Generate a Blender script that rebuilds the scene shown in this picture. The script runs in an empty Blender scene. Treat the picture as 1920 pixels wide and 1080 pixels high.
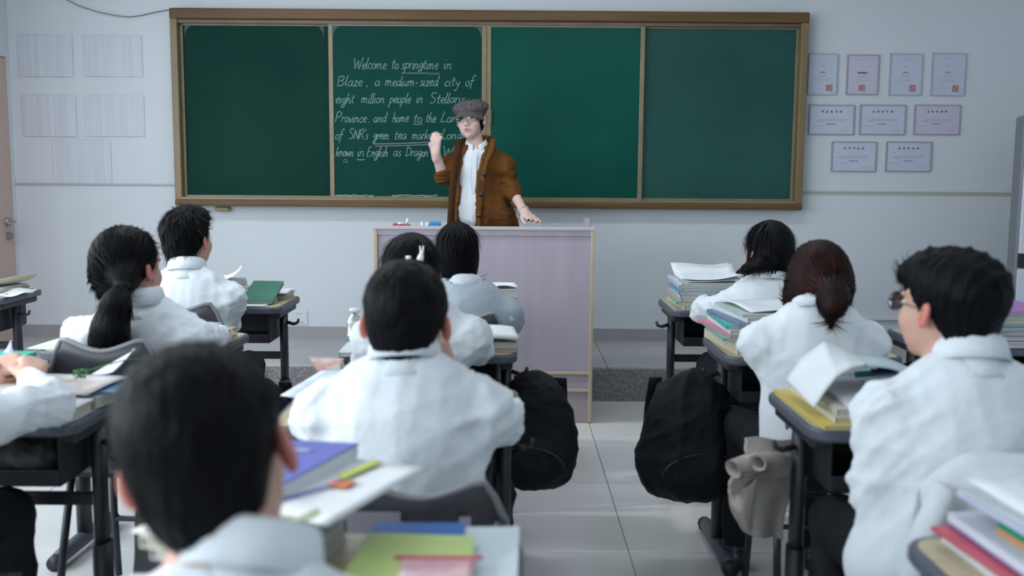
import bpy, bmesh, math, random
import numpy as np
from mathutils import Vector, Matrix, Euler

random.seed(7); np.random.seed(7)
scene = bpy.context.scene
COL = scene.collection

# ------------------------------------------------------------------ camera, world, lights
CAM_H, PITCH, ROLL, FPX = 1.35, math.radians(6.56), math.radians(0.42), 1830.0
cam_d = bpy.data.cameras.new('camera'); cam = bpy.data.objects.new('camera', cam_d); COL.objects.link(cam)
cam_d.sensor_width = 36.0; cam_d.lens = FPX / 1920 * 36
cam.matrix_world = Matrix.Translation((0, 0, CAM_H)) @ Matrix.Rotation(math.pi/2 - PITCH, 4, 'X') @ Matrix.Rotation(ROLL, 4, 'Z')
cam_d.dof.use_dof = True; cam_d.dof.focus_distance = 5.0; cam_d.dof.aperture_fstop = 2.6
scene.camera = cam
scene.view_settings.view_transform = 'Standard'; scene.view_settings.look = 'None'
scene.view_settings.gamma = 1.0; scene.view_settings.use_curve_mapping = False
scene.view_settings.exposure = 0.0

world = bpy.data.worlds.new('world'); scene.world = world; world.use_nodes = True
bg = world.node_tree.nodes['Background']; bg.inputs[0].default_value = (0.62, 0.78, 1.0, 1); bg.inputs[1].default_value = 1.0

def area(name, loc, target, sx, sy, power, color):
    l = bpy.data.lights.new(name, 'AREA'); l.shape = 'RECTANGLE'; l.size = sx; l.size_y = sy
    l.energy = power; l.color = color
    o = bpy.data.objects.new(name, l); COL.objects.link(o); o.location = loc
    o.rotation_euler = (Vector(target) - Vector(loc)).to_track_quat('-Z', 'Y').to_euler()
    return o
WY0 = -3.0       # back wall
# daylight entering through the windows of the left wall, behind and beside the camera
area('window_daylight', (-3.33, 1.55, 1.75), (0, 1.9, 1.0), 1.9, 1.5, 75, (0.88, 0.95, 1.0))
area('window_daylight', (-3.33, -0.9, 1.75), (0, 0.2, 1.0), 1.9, 1.5, 75, (0.88, 0.95, 1.0))
area('window_daylight', (-3.33, 4.0, 1.75), (0, 4.2, 0.9), 1.9, 1.5, 36, (0.88, 0.96, 1.0))
# low sun entering through the windows of the left wall
sl = bpy.data.lights.new('sun', 'SUN'); sl.energy = 1.5; sl.angle = math.radians(1.6); sl.color = (1.0, 0.95, 0.90)
so = bpy.data.objects.new('sun', sl); COL.objects.link(so); so.rotation_euler = Vector((1.0, 0.10, -.47)).to_track_quat('-Z', 'Y').to_euler()
# ceiling lamps
for lx, ly, pw in ((-1.5, 4.7, 24), (0.6, 4.7, 18), (-1.7, 2.4, 13), (1.5, 2.4, 9), (-1.7, -0.8, 11), (1.5, -0.8, 12)):
    area('ceiling_lamp', (lx, ly, 3.02), (lx, ly, 0), 1.2, 0.3, pw, (0.90, 0.95, 1.0))

# ------------------------------------------------------------------ helpers
def at(px, py, d):
    """world point at depth d (metres along +Y) that photograph pixel px, py looks at"""
    x = (px-960)/FPX; y = (540-py)/FPX
    c, s = math.cos(ROLL), math.sin(ROLL); x, y = c*x - s*y, s*x + c*y
    r = Vector((x, math.cos(PITCH)+y*math.sin(PITCH), -math.sin(PITCH)+y*math.cos(PITCH)))
    r *= d/r.y
    return Vector((r.x, d, CAM_H + r.z))

MATS = {}
def mat(name, color, rough=0.6, noise=0.0, nscale=8.0, bump=0.0, bscale=60.0, spec=0.5, metal=0.0, stretch=None,
        color2=None, sss=0.0, alpha=1.0, vcol=False, coat=0.0, detail=4.0, trans=0.0):
    if name in MATS: return MATS[name]
    m = bpy.data.materials.new(name); m.use_nodes = True; nt = m.node_tree; N = nt.nodes; L = nt.links
    b = N['Principled BSDF']
    b.inputs['Roughness'].default_value = rough; b.inputs['Metallic'].default_value = metal
    b.inputs['Specular IOR Level'].default_value = spec; b.inputs['Coat Weight'].default_value = coat
    b.inputs['Alpha'].default_value = alpha; b.inputs['Transmission Weight'].default_value = trans
    if sss: b.inputs['Subsurface Weight'].default_value = sss; b.inputs['Subsurface Radius'].default_value = (0.02, 0.008, 0.004); b.inputs['Subsurface Scale'].default_value = 0.6
    tc = N.new('ShaderNodeTexCoord'); mp = N.new('ShaderNodeMapping'); L.new(tc.outputs['Object'], mp.inputs[0])
    if stretch: mp.inputs['Scale'].default_value = stretch
    nz = N.new('ShaderNodeTexNoise'); nz.inputs['Scale'].default_value = nscale; nz.inputs['Detail'].default_value = detail
    L.new(mp.outputs[0], nz.inputs['Vector'])
    c2 = color2 or tuple(max(0, c*(1-noise)) for c in color)
    mx = N.new('ShaderNodeMix'); mx.data_type = 'RGBA'
    mx.inputs[6].default_value = (*color, 1); mx.inputs[7].default_value = (*c2, 1)
    cr = N.new('ShaderNodeMapRange'); cr.inputs[1].default_value = 0.35; cr.inputs[2].default_value = 0.65
    L.new(nz.outputs[0], cr.inputs[0]); L.new(cr.outputs[0], mx.inputs[0])
    out = mx.outputs[2]
    if vcol:
        vc = N.new('ShaderNodeVertexColor'); vc.layer_name = 'Col'
        m2 = N.new('ShaderNodeMix'); m2.data_type = 'RGBA'; m2.blend_type = 'MULTIPLY'; m2.inputs[0].default_value = 1
        L.new(out, m2.inputs[6]); L.new(vc.outputs[0], m2.inputs[7]); out = m2.outputs[2]
    L.new(out, b.inputs['Base Color'])
    if bump:
        n2 = N.new('ShaderNodeTexNoise'); n2.inputs['Scale'].default_value = bscale; n2.inputs['Detail'].default_value = 3
        L.new(mp.outputs[0], n2.inputs['Vector'])
        bp = N.new('ShaderNodeBump'); bp.inputs['Strength'].default_value = bump; bp.inputs['Distance'].default_value = 0.01
        L.new(n2.outputs[0], bp.inputs['Height']); L.new(bp.outputs[0], b.inputs['Normal'])
    MATS[name] = m
    return m

def tag(o, label=None, cat=None, group=None, kind=None):
    if label: o['label'] = label
    if cat: o['category'] = cat
    if group: o['group'] = group
    if kind: o['kind'] = kind
    return o
def empty(name, loc, rz=0.0, label=None, cat=None, group=None):
    o = bpy.data.objects.new(name, None); COL.objects.link(o); o.empty_display_size = .1
    o.location = loc; o.rotation_euler = (0, 0, rz)
    return tag(o, label, cat, group)
def link(name, me, m=None, parent=None, smooth=False, loc=None, rot=None):
    if m is not None:
        for x in (m if isinstance(m, (list, tuple)) else [m]): me.materials.append(x)
    if smooth:
        me.polygons.foreach_set('use_smooth', [True]*len(me.polygons))
    o = bpy.data.objects.new(name, me); COL.objects.link(o)
    if parent is not None: o.parent = parent
    if loc is not None: o.location = loc
    if rot is not None: o.rotation_euler = rot
    return o
def copy_tree(o, parent=None):
    c = o.copy(); COL.objects.link(c); c.parent = parent
    for ch in o.children: copy_tree(ch, c)
    return c

class MB:
    """collects simple solids into one mesh"""
    def __init__(s): s.v = []; s.f = []; s.mi = []
    def add(s, vs, fs, mi=0):
        n = len(s.v); s.v += [tuple(v) for v in vs]; s.f += [tuple(i+n for i in f) for f in fs]; s.mi += [mi]*len(fs); return s
    def box(s, c, size, rot=None, bev=0.0, mi=0):
        x, y, z = (a/2 for a in size); R = rot.to_matrix() if rot is not None else Matrix.Identity(3)
        c = Vector(c)
        if bev <= 0:
            vs = [c + R @ Vector((a*x, b*y, d*z)) for d in (-1, 1) for a, b in ((-1,-1),(1,-1),(1,1),(-1,1))]
            return s.add(vs, [(3,2,1,0),(4,5,6,7),(0,1,5,4),(1,2,6,5),(2,3,7,6),(3,0,4,7)], mi)
        bm = bmesh.new(); bmesh.ops.create_cube(bm, size=1)
        for v in bm.verts: v.co = Vector((v.co.x*2*x, v.co.y*2*y, v.co.z*2*z))
        bmesh.ops.bevel(bm, geom=list(bm.edges), offset=min(bev, x*.95, y*.95, z*.95), segments=2, affect='EDGES', profile=.5)
        bm.verts.index_update(); s.add([c + R @ v.co for v in bm.verts], [[v.index for v in f.verts] for f in bm.faces], mi); bm.free(); return s
    def tube(s, pts, r, n=8, cap=True, mi=0, sq=1.0, up=None):
        pts = [Vector(p) for p in pts]; rs = r if isinstance(r, (list, tuple)) else [r]*len(pts)
        rings = []; t0 = (pts[1]-pts[0]).normalized()
        u = Vector(up) if up else (Vector((0,0,1)) if abs(t0.z) < .9 else Vector((1,0,0)))
        for i, p in enumerate(pts):
            t = (pts[min(i+1, len(pts)-1)] - pts[max(i-1, 0)]).normalized()
            a = t.cross(u).normalized(); b = a.cross(t).normalized(); u = b
            rings.append([p + a*math.cos(2*math.pi*k/n)*rs[i] + b*math.sin(2*math.pi*k/n)*rs[i]*sq for k in range(n)])
        vs = [v for R in rings for v in R]; fs = []
        for i in range(len(pts)-1):
            for k in range(n): fs.append((i*n+k, i*n+(k+1)%n, (i+1)*n+(k+1)%n, (i+1)*n+k))
        if cap: fs += [tuple(reversed(range(n))), tuple(range((len(pts)-1)*n, len(pts)*n))]
        return s.add(vs, fs, mi)
    def prism(s, outline, z0, z1, mi=0, inset=0.0):
        n = len(outline); cx = sum(p[0] for p in outline)/n; cy = sum(p[1] for p in outline)/n
        if inset:
            ins = [(cx+(p[0]-cx)*(1-inset), cy+(p[1]-cy)*(1-inset)) for p in outline]
            h = min((z1-z0)*.35, .006)
            lv = [(ins, z0), (outline, z0+h), (outline, z1-h), (ins, z1)]
        else: lv = [(outline, z0), (outline, z1)]
        vs = [(p[0], p[1], z) for o, z in lv for p in o]; fs = [tuple(reversed(range(n)))]
        for i in range(len(lv)-1):
            for k in range(n): fs.append((i*n+k, i*n+(k+1)%n, (i+1)*n+(k+1)%n, (i+1)*n+k))
        fs.append(tuple(range((len(lv)-1)*n, len(lv)*n)))
        return s.add(vs, fs, mi)
    def grid(s, P, thick=0.0, mi=0):
        """P[i][j] points; optional thickness along the local normal"""
        a, b = len(P), len(P[0]); P = np.array([[list(q) for q in r] for r in P], float)
        du = np.gradient(P, axis=0); dv = np.gradient(P, axis=1); nn = np.cross(du, dv); nn /= np.linalg.norm(nn, axis=2, keepdims=True)+1e-9
        A = (P + nn*thick/2).reshape(-1, 3); B = (P - nn*thick/2).reshape(-1, 3); ix = lambda i, j: i*b+j
        fs = [(ix(i,j), ix(i+1,j), ix(i+1,j+1), ix(i,j+1)) for i in range(a-1) for j in range(b-1)]
        if thick <= 0: return s.add(A, fs, mi)
        m = a*b; f2 = [tuple(reversed([q+m for q in f])) for f in fs]; e = []
        for i in range(a-1): e += [(ix(i+1,0), ix(i,0), ix(i,0)+m, ix(i+1,0)+m), (ix(i,b-1), ix(i+1,b-1), ix(i+1,b-1)+m, ix(i,b-1)+m)]
        for j in range(b-1): e += [(ix(0,j), ix(0,j+1), ix(0,j+1)+m, ix(0,j)+m), (ix(a-1,j+1), ix(a-1,j), ix(a-1,j)+m, ix(a-1,j+1)+m)]
        return s.add(np.vstack([A, B]), fs+f2+e, mi)
    def mesh(s, name):
        me = bpy.data.meshes.new(name); me.from_pydata([tuple(map(float, v)) for v in s.v], [], s.f); me.update()
        if any(s.mi): me.polygons.foreach_set('material_index', s.mi)
        return me
    def build(s, name, m, parent=None, smooth=False, **k): return link(name, s.mesh(name), m, parent, smooth, **k)

def rrect(w, d, r, n=5, cx=0, cy=0):
    out = []
    for sx, sy, a0 in ((1, -1, -90), (1, 1, 0), (-1, 1, 90), (-1, -1, 180)):
        for i in range(n+1):
            a = math.radians(a0 + 90*i/n); out.append((cx + sx*(w/2-r) + r*math.cos(a), cy + sy*(d/2-r) + r*math.sin(a)))
    return out

# ------------------------------------------------------------------ signed distance fields -> one continuous surface
def rotm(rx=0, ry=0, rz=0): return np.array(Euler((math.radians(rx), math.radians(ry), math.radians(rz)), 'XYZ').to_matrix())
class Field:
    def __init__(s, lo, hi, h):
        s.lo = np.array(lo, np.float32); s.h = h
        s.n = np.ceil((np.array(hi)-np.array(lo))/h).astype(int)+1
        s.F = np.full(tuple(s.n), 1.0, np.float32)
        s.ax = [s.lo[i]+h*np.arange(s.n[i], dtype=np.float32) for i in range(3)]
    def _sl(s, lo, hi):
        a = np.clip(np.floor((np.array(lo)-s.lo)/s.h).astype(int), 0, s.n-1); b = np.clip(np.ceil((np.array(hi)-s.lo)/s.h).astype(int)+1, 0, s.n)
        if np.any(b-a < 1): return None, None
        sl = tuple(slice(int(a[i]), int(b[i])) for i in range(3))
        return sl, (s.ax[0][sl[0]][:, None, None], s.ax[1][sl[1]][None, :, None], s.ax[2][sl[2]][None, None, :])
    def _mix(s, sl, d, k, mode):
        b = s.F[sl]
        if mode == 'u':
            if k > 0:
                h = np.clip(.5+.5*(b-d)/k, 0, 1); s.F[sl] = b*(1-h)+d*h-k*h*(1-h)
            else: s.F[sl] = np.minimum(b, d)
        elif mode == 's':   # subtract d
            d = -d
            if k > 0:
                h = np.clip(.5+.5*(d-b)/k, 0, 1); s.F[sl] = b*(1-h)+d*h+k*h*(1-h)
            else: s.F[sl] = np.maximum(b, d)
    def ell(s, c, r, R=None, k=.02, mode='u'):
        c = np.array(c, float); r = np.array(r, float) if np.ndim(r) else np.full(3, float(r)); m = r.max()+k+3*s.h
        sl, g = s._sl(c-m, c+m)
        if sl is None: return
        x, y, z = g[0]-c[0], g[1]-c[1], g[2]-c[2]
        if R is not None:
            R = np.array(R); x, y, z = (R[0,i]*x+R[1,i]*y+R[2,i]*z for i in range(3))
        k0 = np.sqrt((x/r[0])**2+(y/r[1])**2+(z/r[2])**2); k1 = np.sqrt((x/r[0]**2)**2+(y/r[1]**2)**2+(z/r[2]**2)**2)+1e-6
        s._mix(sl, (k0*(k0-1)/k1).astype(np.float32), k, mode)
    def cone(s, a, b, ra, rb, k=.02, mode='u', flat=None):
        a = np.array(a, float); b = np.array(b, float); m = max(ra, rb)+k+3*s.h
        sl, g = s._sl(np.minimum(a, b)-m, np.maximum(a, b)+m)
        if sl is None: return
        ab = b-a; L = float(ab@ab)+1e-12; x, y, z = g[0]-a[0], g[1]-a[1], g[2]-a[2]
        t = np.clip((x*ab[0]+y*ab[1]+z*ab[2])/L, 0, 1)
        d = np.sqrt((x-t*ab[0])**2+(y-t*ab[1])**2+(z-t*ab[2])**2)-(ra+(rb-ra)*t)
        s._mix(sl, d.astype(np.float32), k, mode)
    def cut(s, p, n, k=.0):
        """remove the side of the plane the normal points to"""
        n = np.array(n, float); n /= np.linalg.norm(n); g = (s.ax[0][:, None, None], s.ax[1][None, :, None], s.ax[2][None, None, :])
        d = (g[0]-p[0])*n[0]+(g[1]-p[1])*n[1]+(g[2]-p[2])*n[2]
        s._mix((slice(None),)*3, (-d).astype(np.float32), k, 's')
    def extract(s):
        F = s.F; ins = F < 0
        c8 = [ins[i:ins.shape[0]-1+i, j:ins.shape[1]-1+j, k:ins.shape[2]-1+k] for i in (0,1) for j in (0,1) for k in (0,1)]
        cnt = np.zeros(c8[0].shape, np.int8)
        for c in c8: cnt += c
        act = (cnt > 0) & (cnt < 8); I, J, K = np.nonzero(act); n = len(I)
        ids = np.full(act.shape, -1, np.int32); ids[I, J, K] = np.arange(n)
        off = np.array([(i, j, k) for i in (0,1) for j in (0,1) for k in (0,1)])
        vals = np.stack([F[I+o[0], J+o[1], K+o[2]] for o in off], 1)
        acc = np.zeros((n, 3)); num = np.zeros(n)
        for e0 in range(8):
            for ax in range(3):
                if off[e0][ax] == 0:
                    e1 = e0 + (4, 2, 1)[ax]; a, b = vals[:, e0], vals[:, e1]; m = (a < 0) != (b < 0)
                    t = np.where(m, a/(a-b+1e-12*(a==b)), 0); p = off[e0][None, :]*np.ones((n, 1)); p[:, ax] += t
                    acc += p*m[:, None]; num += m
        V = s.lo + s.h*(np.stack([I, J, K], 1) + acc/np.maximum(num, 1)[:, None])
        quads = []
        for ax in range(3):
            sl0 = [slice(1, -1)]*3; sl0[ax] = slice(0, -1); sl1 = [slice(1, -1)]*3; sl1[ax] = slice(1, None)
            a, b = ins[tuple(sl0)], ins[tuple(sl1)]; u, v = [(1,2),(2,0),(0,1)][ax]
            for sgn in (0, 1):
                q = (a & ~b) if sgn == 0 else (~a & b)
                P = np.stack(np.nonzero(q), 1); P[:, u] += 1; P[:, v] += 1
                if not len(P): continue
                def cid(du, dv):
                    Q = P.copy(); Q[:, u] += du; Q[:, v] += dv; return ids[Q[:, 0], Q[:, 1], Q[:, 2]]
                qd = np.stack([cid(-1,-1), cid(0,-1), cid(0,0), cid(-1,0)], 1)
                if sgn: qd = qd[:, ::-1]
                quads.append(qd)
        Q = np.vstack(quads); Q = Q[(Q >= 0).all(1)]
        return V, Q
def fold(V, amp, freq, seed, stretch=(1, 1, 1), ridged=True):
    rs = np.random.RandomState(seed); w = np.zeros(len(V)); P = V*np.array(stretch)
    for i in range(7):
        k = rs.normal(size=3); k /= np.linalg.norm(k); f = freq*(0.6+rs.rand()*1.6); m = rs.normal(size=3)*freq*.35
        q = np.sin(P@k*f + rs.rand()*6 + 1.7*np.sin(P@m + rs.rand()*6))
        w += ((1-np.abs(q))**2*1.6-.55 if ridged else q)/(1+i*.25)
    return amp*w/3.0
def quadmesh(name, V, Q, disp=None, smooth_iter=1):
    nv = len(V)
    e = np.vstack([Q[:, [0,1]], Q[:, [1,2]], Q[:, [2,3]], Q[:, [3,0]]])
    for _ in range(smooth_iter):
        s = np.zeros((nv, 3)); c = np.zeros(nv)
        for i in range(3): s[:, i] = np.bincount(e[:, 0], V[e[:, 1], i], nv)+np.bincount(e[:, 1], V[e[:, 0], i], nv)
        c = np.bincount(e[:, 0], minlength=nv)+np.bincount(e[:, 1], minlength=nv)
        V = V*.4 + .6*s/np.maximum(c, 1)[:, None]
    fn = np.cross(V[Q[:, 2]]-V[Q[:, 0]], V[Q[:, 3]]-V[Q[:, 1]]); n = np.zeros((nv, 3))
    for j in range(4):
        for i in range(3): n[:, i] += np.bincount(Q[:, j], fn[:, i], nv)
    n /= np.linalg.norm(n, axis=1, keepdims=True)+1e-12
    if disp is not None: V = V + n*disp(V)[:, None]
    me = bpy.data.meshes.new(name); me.vertices.add(nv); me.vertices.foreach_set('co', V.astype(np.float32).ravel())
    me.loops.add(4*len(Q)); me.loops.foreach_set('vertex_index', Q.astype(np.int32).ravel())
    me.polygons.add(len(Q)); me.polygons.foreach_set('loop_start', np.arange(0, 4*len(Q), 4, dtype=np.int32))
    me.update(calc_edges=True); me.polygons.foreach_set('use_smooth', np.ones(len(Q), bool))
    return me, V, n
def set_col(me, C):
    a = me.color_attributes.new('Col', 'FLOAT_COLOR', 'POINT'); a.data.foreach_set('color', np.hstack([C, np.ones((len(C), 1))]).astype(np.float32).ravel())
# ------------------------------------------------------------------ materials
M_WALL = mat('wall_paint', (0.66, 0.705, 0.745), .75, .04, 1.2, .05, 40)
M_FLOOR = mat('floor_tile', (0.62, 0.63, 0.62), .18, .10, 1.4, spec=.5, color2=(0.57, 0.585, 0.58))
M_GROUT = mat('floor_grout', (0.24, 0.25, 0.25), .8)
M_STEP = mat('platform_top', (0.46, 0.46, 0.47), .5, .12, 3)
M_CEIL = mat('ceiling_paint', (0.66, 0.68, 0.70), .9)
M_DARK = mat('black_metal', (0.018, 0.022, 0.028), .45, .2, 20)
M_EDGE = mat('desk_edge_plastic', (0.085, 0.10, 0.13), .42, .15, 30)
M_TOP = mat('desk_laminate', (0.52, 0.45, 0.30), .38, .15, 4, color2=(0.44, 0.38, 0.25), stretch=(1, 9, 1))
M_BIN = mat('book_bin_plastic', (0.013, 0.016, 0.022), .5)
M_CHAIR = mat('chair_plastic', (0.045, 0.050, 0.060), .45, .2, 12, .05, 200)
M_CHAIR_EDGE = mat('chair_rim', (0.19, 0.20, 0.215), .4)
M_SHIRT = mat('white_shirt_cloth', (0.70, 0.755, 0.80), .85, .03, 9, .5, 16, spec=.2)
M_SHIRT2 = mat('cool_shirt_cloth', (0.60, 0.66, 0.73), .85, .04, 9, .22, 22, spec=.2)
M_VEST = mat('grey_vest_knit', (0.36, 0.42, 0.48), .9, .05, 9, .2, 90, spec=.2)
M_TROUSER = mat('black_trouser_cloth', (0.012, 0.014, 0.018), .9, .2, 12, .2, 30, spec=.2)
M_SHOE = mat('black_shoe', (0.01, 0.011, 0.013), .4)
M_SKIN = mat('skin', (0.56, 0.335, 0.26), .5, .06, 25, .05, 120, sss=.12, vcol=True, spec=.4)
M_HAIR = mat('black_hair', (0.003, 0.0035, 0.005), .5, .3, 60, .5, 150, stretch=(1, 1, .15), spec=.10)
M_HAIR_S = mat('black_hair_strands', (0.004, 0.0045, 0.006), .5, .4, 40, spec=.09)
M_HAIR_B = mat('brown_hair', (0.020, 0.006, 0.005), .5, .3, 60, .5, 150, stretch=(1, 1, .15), color2=(0.006, 0.003, 0.003), spec=.12)
M_HAIR_BS = mat('brown_hair_strands', (0.034, 0.008, 0.006), .5, .4, 12, color2=(0.006, 0.003, 0.003), spec=.12)
M_PAPER = mat('white_paper', (0.70, 0.74, 0.77), .8, .04, 12)
M_PAGES = mat('book_pages', (0.58, 0.57, 0.50), .85, .25, 3, stretch=(.3, .3, 260), color2=(0.40, 0.39, 0.34))
M_BAG = mat('black_bag_cloth', (0.008, 0.010, 0.014), .75, .3, 12, .3, 60, spec=.25)
M_WHITE = mat('white_plastic', (0.72, 0.75, 0.77), .4)
M_CHALK = mat('chalk', (0.36, 0.50, 0.46), .95, .55, 140, color2=(0.22, 0.38, 0.34))
M_PINKCHALK = mat('pink_chalk', (0.48, 0.40, 0.42), .95, .4, 140)

# ------------------------------------------------------------------ the room
XL, XR, YF, ZC = -3.42, 3.75, 6.75, 3.05
def struct(name, mb, m, parent=None, **k):
    o = mb.build(name, m, parent, **k)
    if parent is None: o['kind'] = 'structure'
    return o
struct('wall_front', MB().box(((XL+XR)/2, YF+.06, ZC/2), (XR-XL+.4, .12, ZC)), M_WALL)
# left wall with three window openings and a door opening at the front corner
wl = MB(); t = .12; cx = XL-t/2
wins = [(-1.9, 0.1), (0.6, 2.5), (3.05, 4.95)]; z0, z1 = .95, 2.5
wl.box((cx, (WY0+YF)/2, (z1+ZC)/2), (t, YF-WY0, ZC-z1))
for a, b in ((WY0, wins[0][0]), (wins[0][1], wins[1][0]), (wins[1][1], wins[2][0]), (wins[2][1], 5.74)):
    wl.box((cx, (a+b)/2, z1/2), (t, b-a, z1))
for a, b in wins: wl.box((cx, (a+b)/2, z0/2), (t, b-a, z0))
wl.box((cx, (5.74+6.72)/2, (2.12+z1)/2), (t, .98, z1-2.12))
wl.box((cx, 6.735, z1/2), (t, .03, z1))
struct('wall_left', wl, M_WALL)
struct('wall_right', MB().box((XR+.06, (WY0+YF)/2, ZC/2), (.12, YF-WY0, ZC)), M_WALL)
struct('wall_back', MB().box(((XL+XR)/2, WY0-.06, ZC/2), (XR-XL+.4, .12, ZC)), M_WALL)
struct('ceiling', MB().box(((XL+XR)/2, (WY0+YF)/2, ZC+.06), (XR-XL+.4, YF-WY0+.3, .12)), M_CEIL)
M_ALU = mat('window_aluminium', (0.6, 0.62, 0.64), .35, metal=.6)
M_GLASS = mat('window_glass', (0.9, 0.95, 1.0), .02, trans=1.0)
for i, (a, b) in enumerate(wins):
    w = empty(f'window_{i+1}', (cx, (a+b)/2, z0)); w['kind'] = 'structure'
    f = MB(); hw = (b-a)/2; hh = z1-z0
    for yy in (-hw+.025, 0, hw-.025): f.box((0, yy, hh/2), (.06, .05, hh))
    for zz in (.025, hh-.025): f.box((0, 0, zz), (.06, 2*hw, .05))
    f.build('window_frame', M_ALU, w)
# floor: grout bed and polished tiles
fl = struct('floor', MB().box(((XL+XR)/2, (WY0+YF)/2, -.06), (XR-XL+.4, YF-WY0+.3, .112)), M_GROUT)
T = .80; tm = MB().box((0, 0, 0), (T-.004, T-.004, .012), bev=.0015).mesh('tile'); tm.materials.append(M_FLOOR)
x0 = .43-5*T; y0 = 5.80-11*T
for i in range(10):
    for j in range(11):
        x, y = x0+(i+.5)*T, y0+(j+.5)*T
        if x-T/2 < XL-.5 or x+T/2 > XR+.6: continue
        o = bpy.data.objects.new('tile', tm); COL.objects.link(o); o.parent = fl; o.location = (x, y, -.006)
# raised platform in front of the board
pl = empty('platform', (0, 5.80, 0)); pl['kind'] = 'structure'
MB().box((.165, .0+.48, .10), (XR-XL, .94, .196)).build('platform_body', M_STEP, pl)
M_RISER = mat('terrazzo_riser', (0.26, 0.25, 0.26), .5, 0, 75, color2=(0.13, 0.125, 0.13), detail=2)
MB().box((.165, -.006, .098), (XR-XL, .022, .196)).build('riser', M_RISER, pl)
for k in range(9):
    MB().box((XL+.4+k*.8, .475, .202), (.797, .97, .014), bev=.002).build('tread_slab', M_STEP, pl)
M_BASE = mat('baseboard_paint', (0.33, 0.335, 0.34), .6)
struct('baseboard_front', MB().box((.165, YF-.008, .25), (XR-XL, .016, .085)), M_BASE)
M_RAIL = mat('rail_paint', (0.42, 0.46, 0.50), .6)
struct('trim_1', MB().box((-2.87, YF-.006, 1.272), (1.10, .012, .012)), M_RAIL)
struct('trim_2', MB().box((2.87, YF-.006, 1.258), (1.76, .012, .010)).box((2.87, YF-.004, 1.243), (1.76, .008, .010)), mat('rail_paint_cream', (0.50, 0.50, 0.44), .6))
struct('trim_3', MB().box((2.85, YF-.014, .385), (1.80, .028, .035), bev=.006), M_WHITE)

# door at the left front corner
M_DOOR = mat('door_laminate', (0.60, 0.44, 0.39), .5, .06, 3, stretch=(1, 1, .2))
dr = empty('door_1', (XL, 6.23, 0)); dr['kind'] = 'structure'
MB().box((-.03, 0, 1.055), (.05, .96, 2.11), bev=.003).build('door_leaf', M_DOOR, dr)
hd = MB().tube([(-.01, .385, .985+.03), (.012, .385, .985+.03)], .030, 14).tube([(.01, .385, 1.015), (.045, .385, 1.015)], .010, 10).tube([(.045, .395, 1.015), (.05, .29, 1.01)], .009, 10)
M_STEEL = mat('brushed_steel', (0.42, 0.40, 0.38), .3, metal=.8)
hd.build('door_handle', M_STEEL, dr, True)
MB().tube([(-.01, .385, .92), (.022, .385, .92)], .026, 14).box((.03, .385, .92), (.016, .012, .034)).build('door_lock', M_STEEL, dr)

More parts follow.
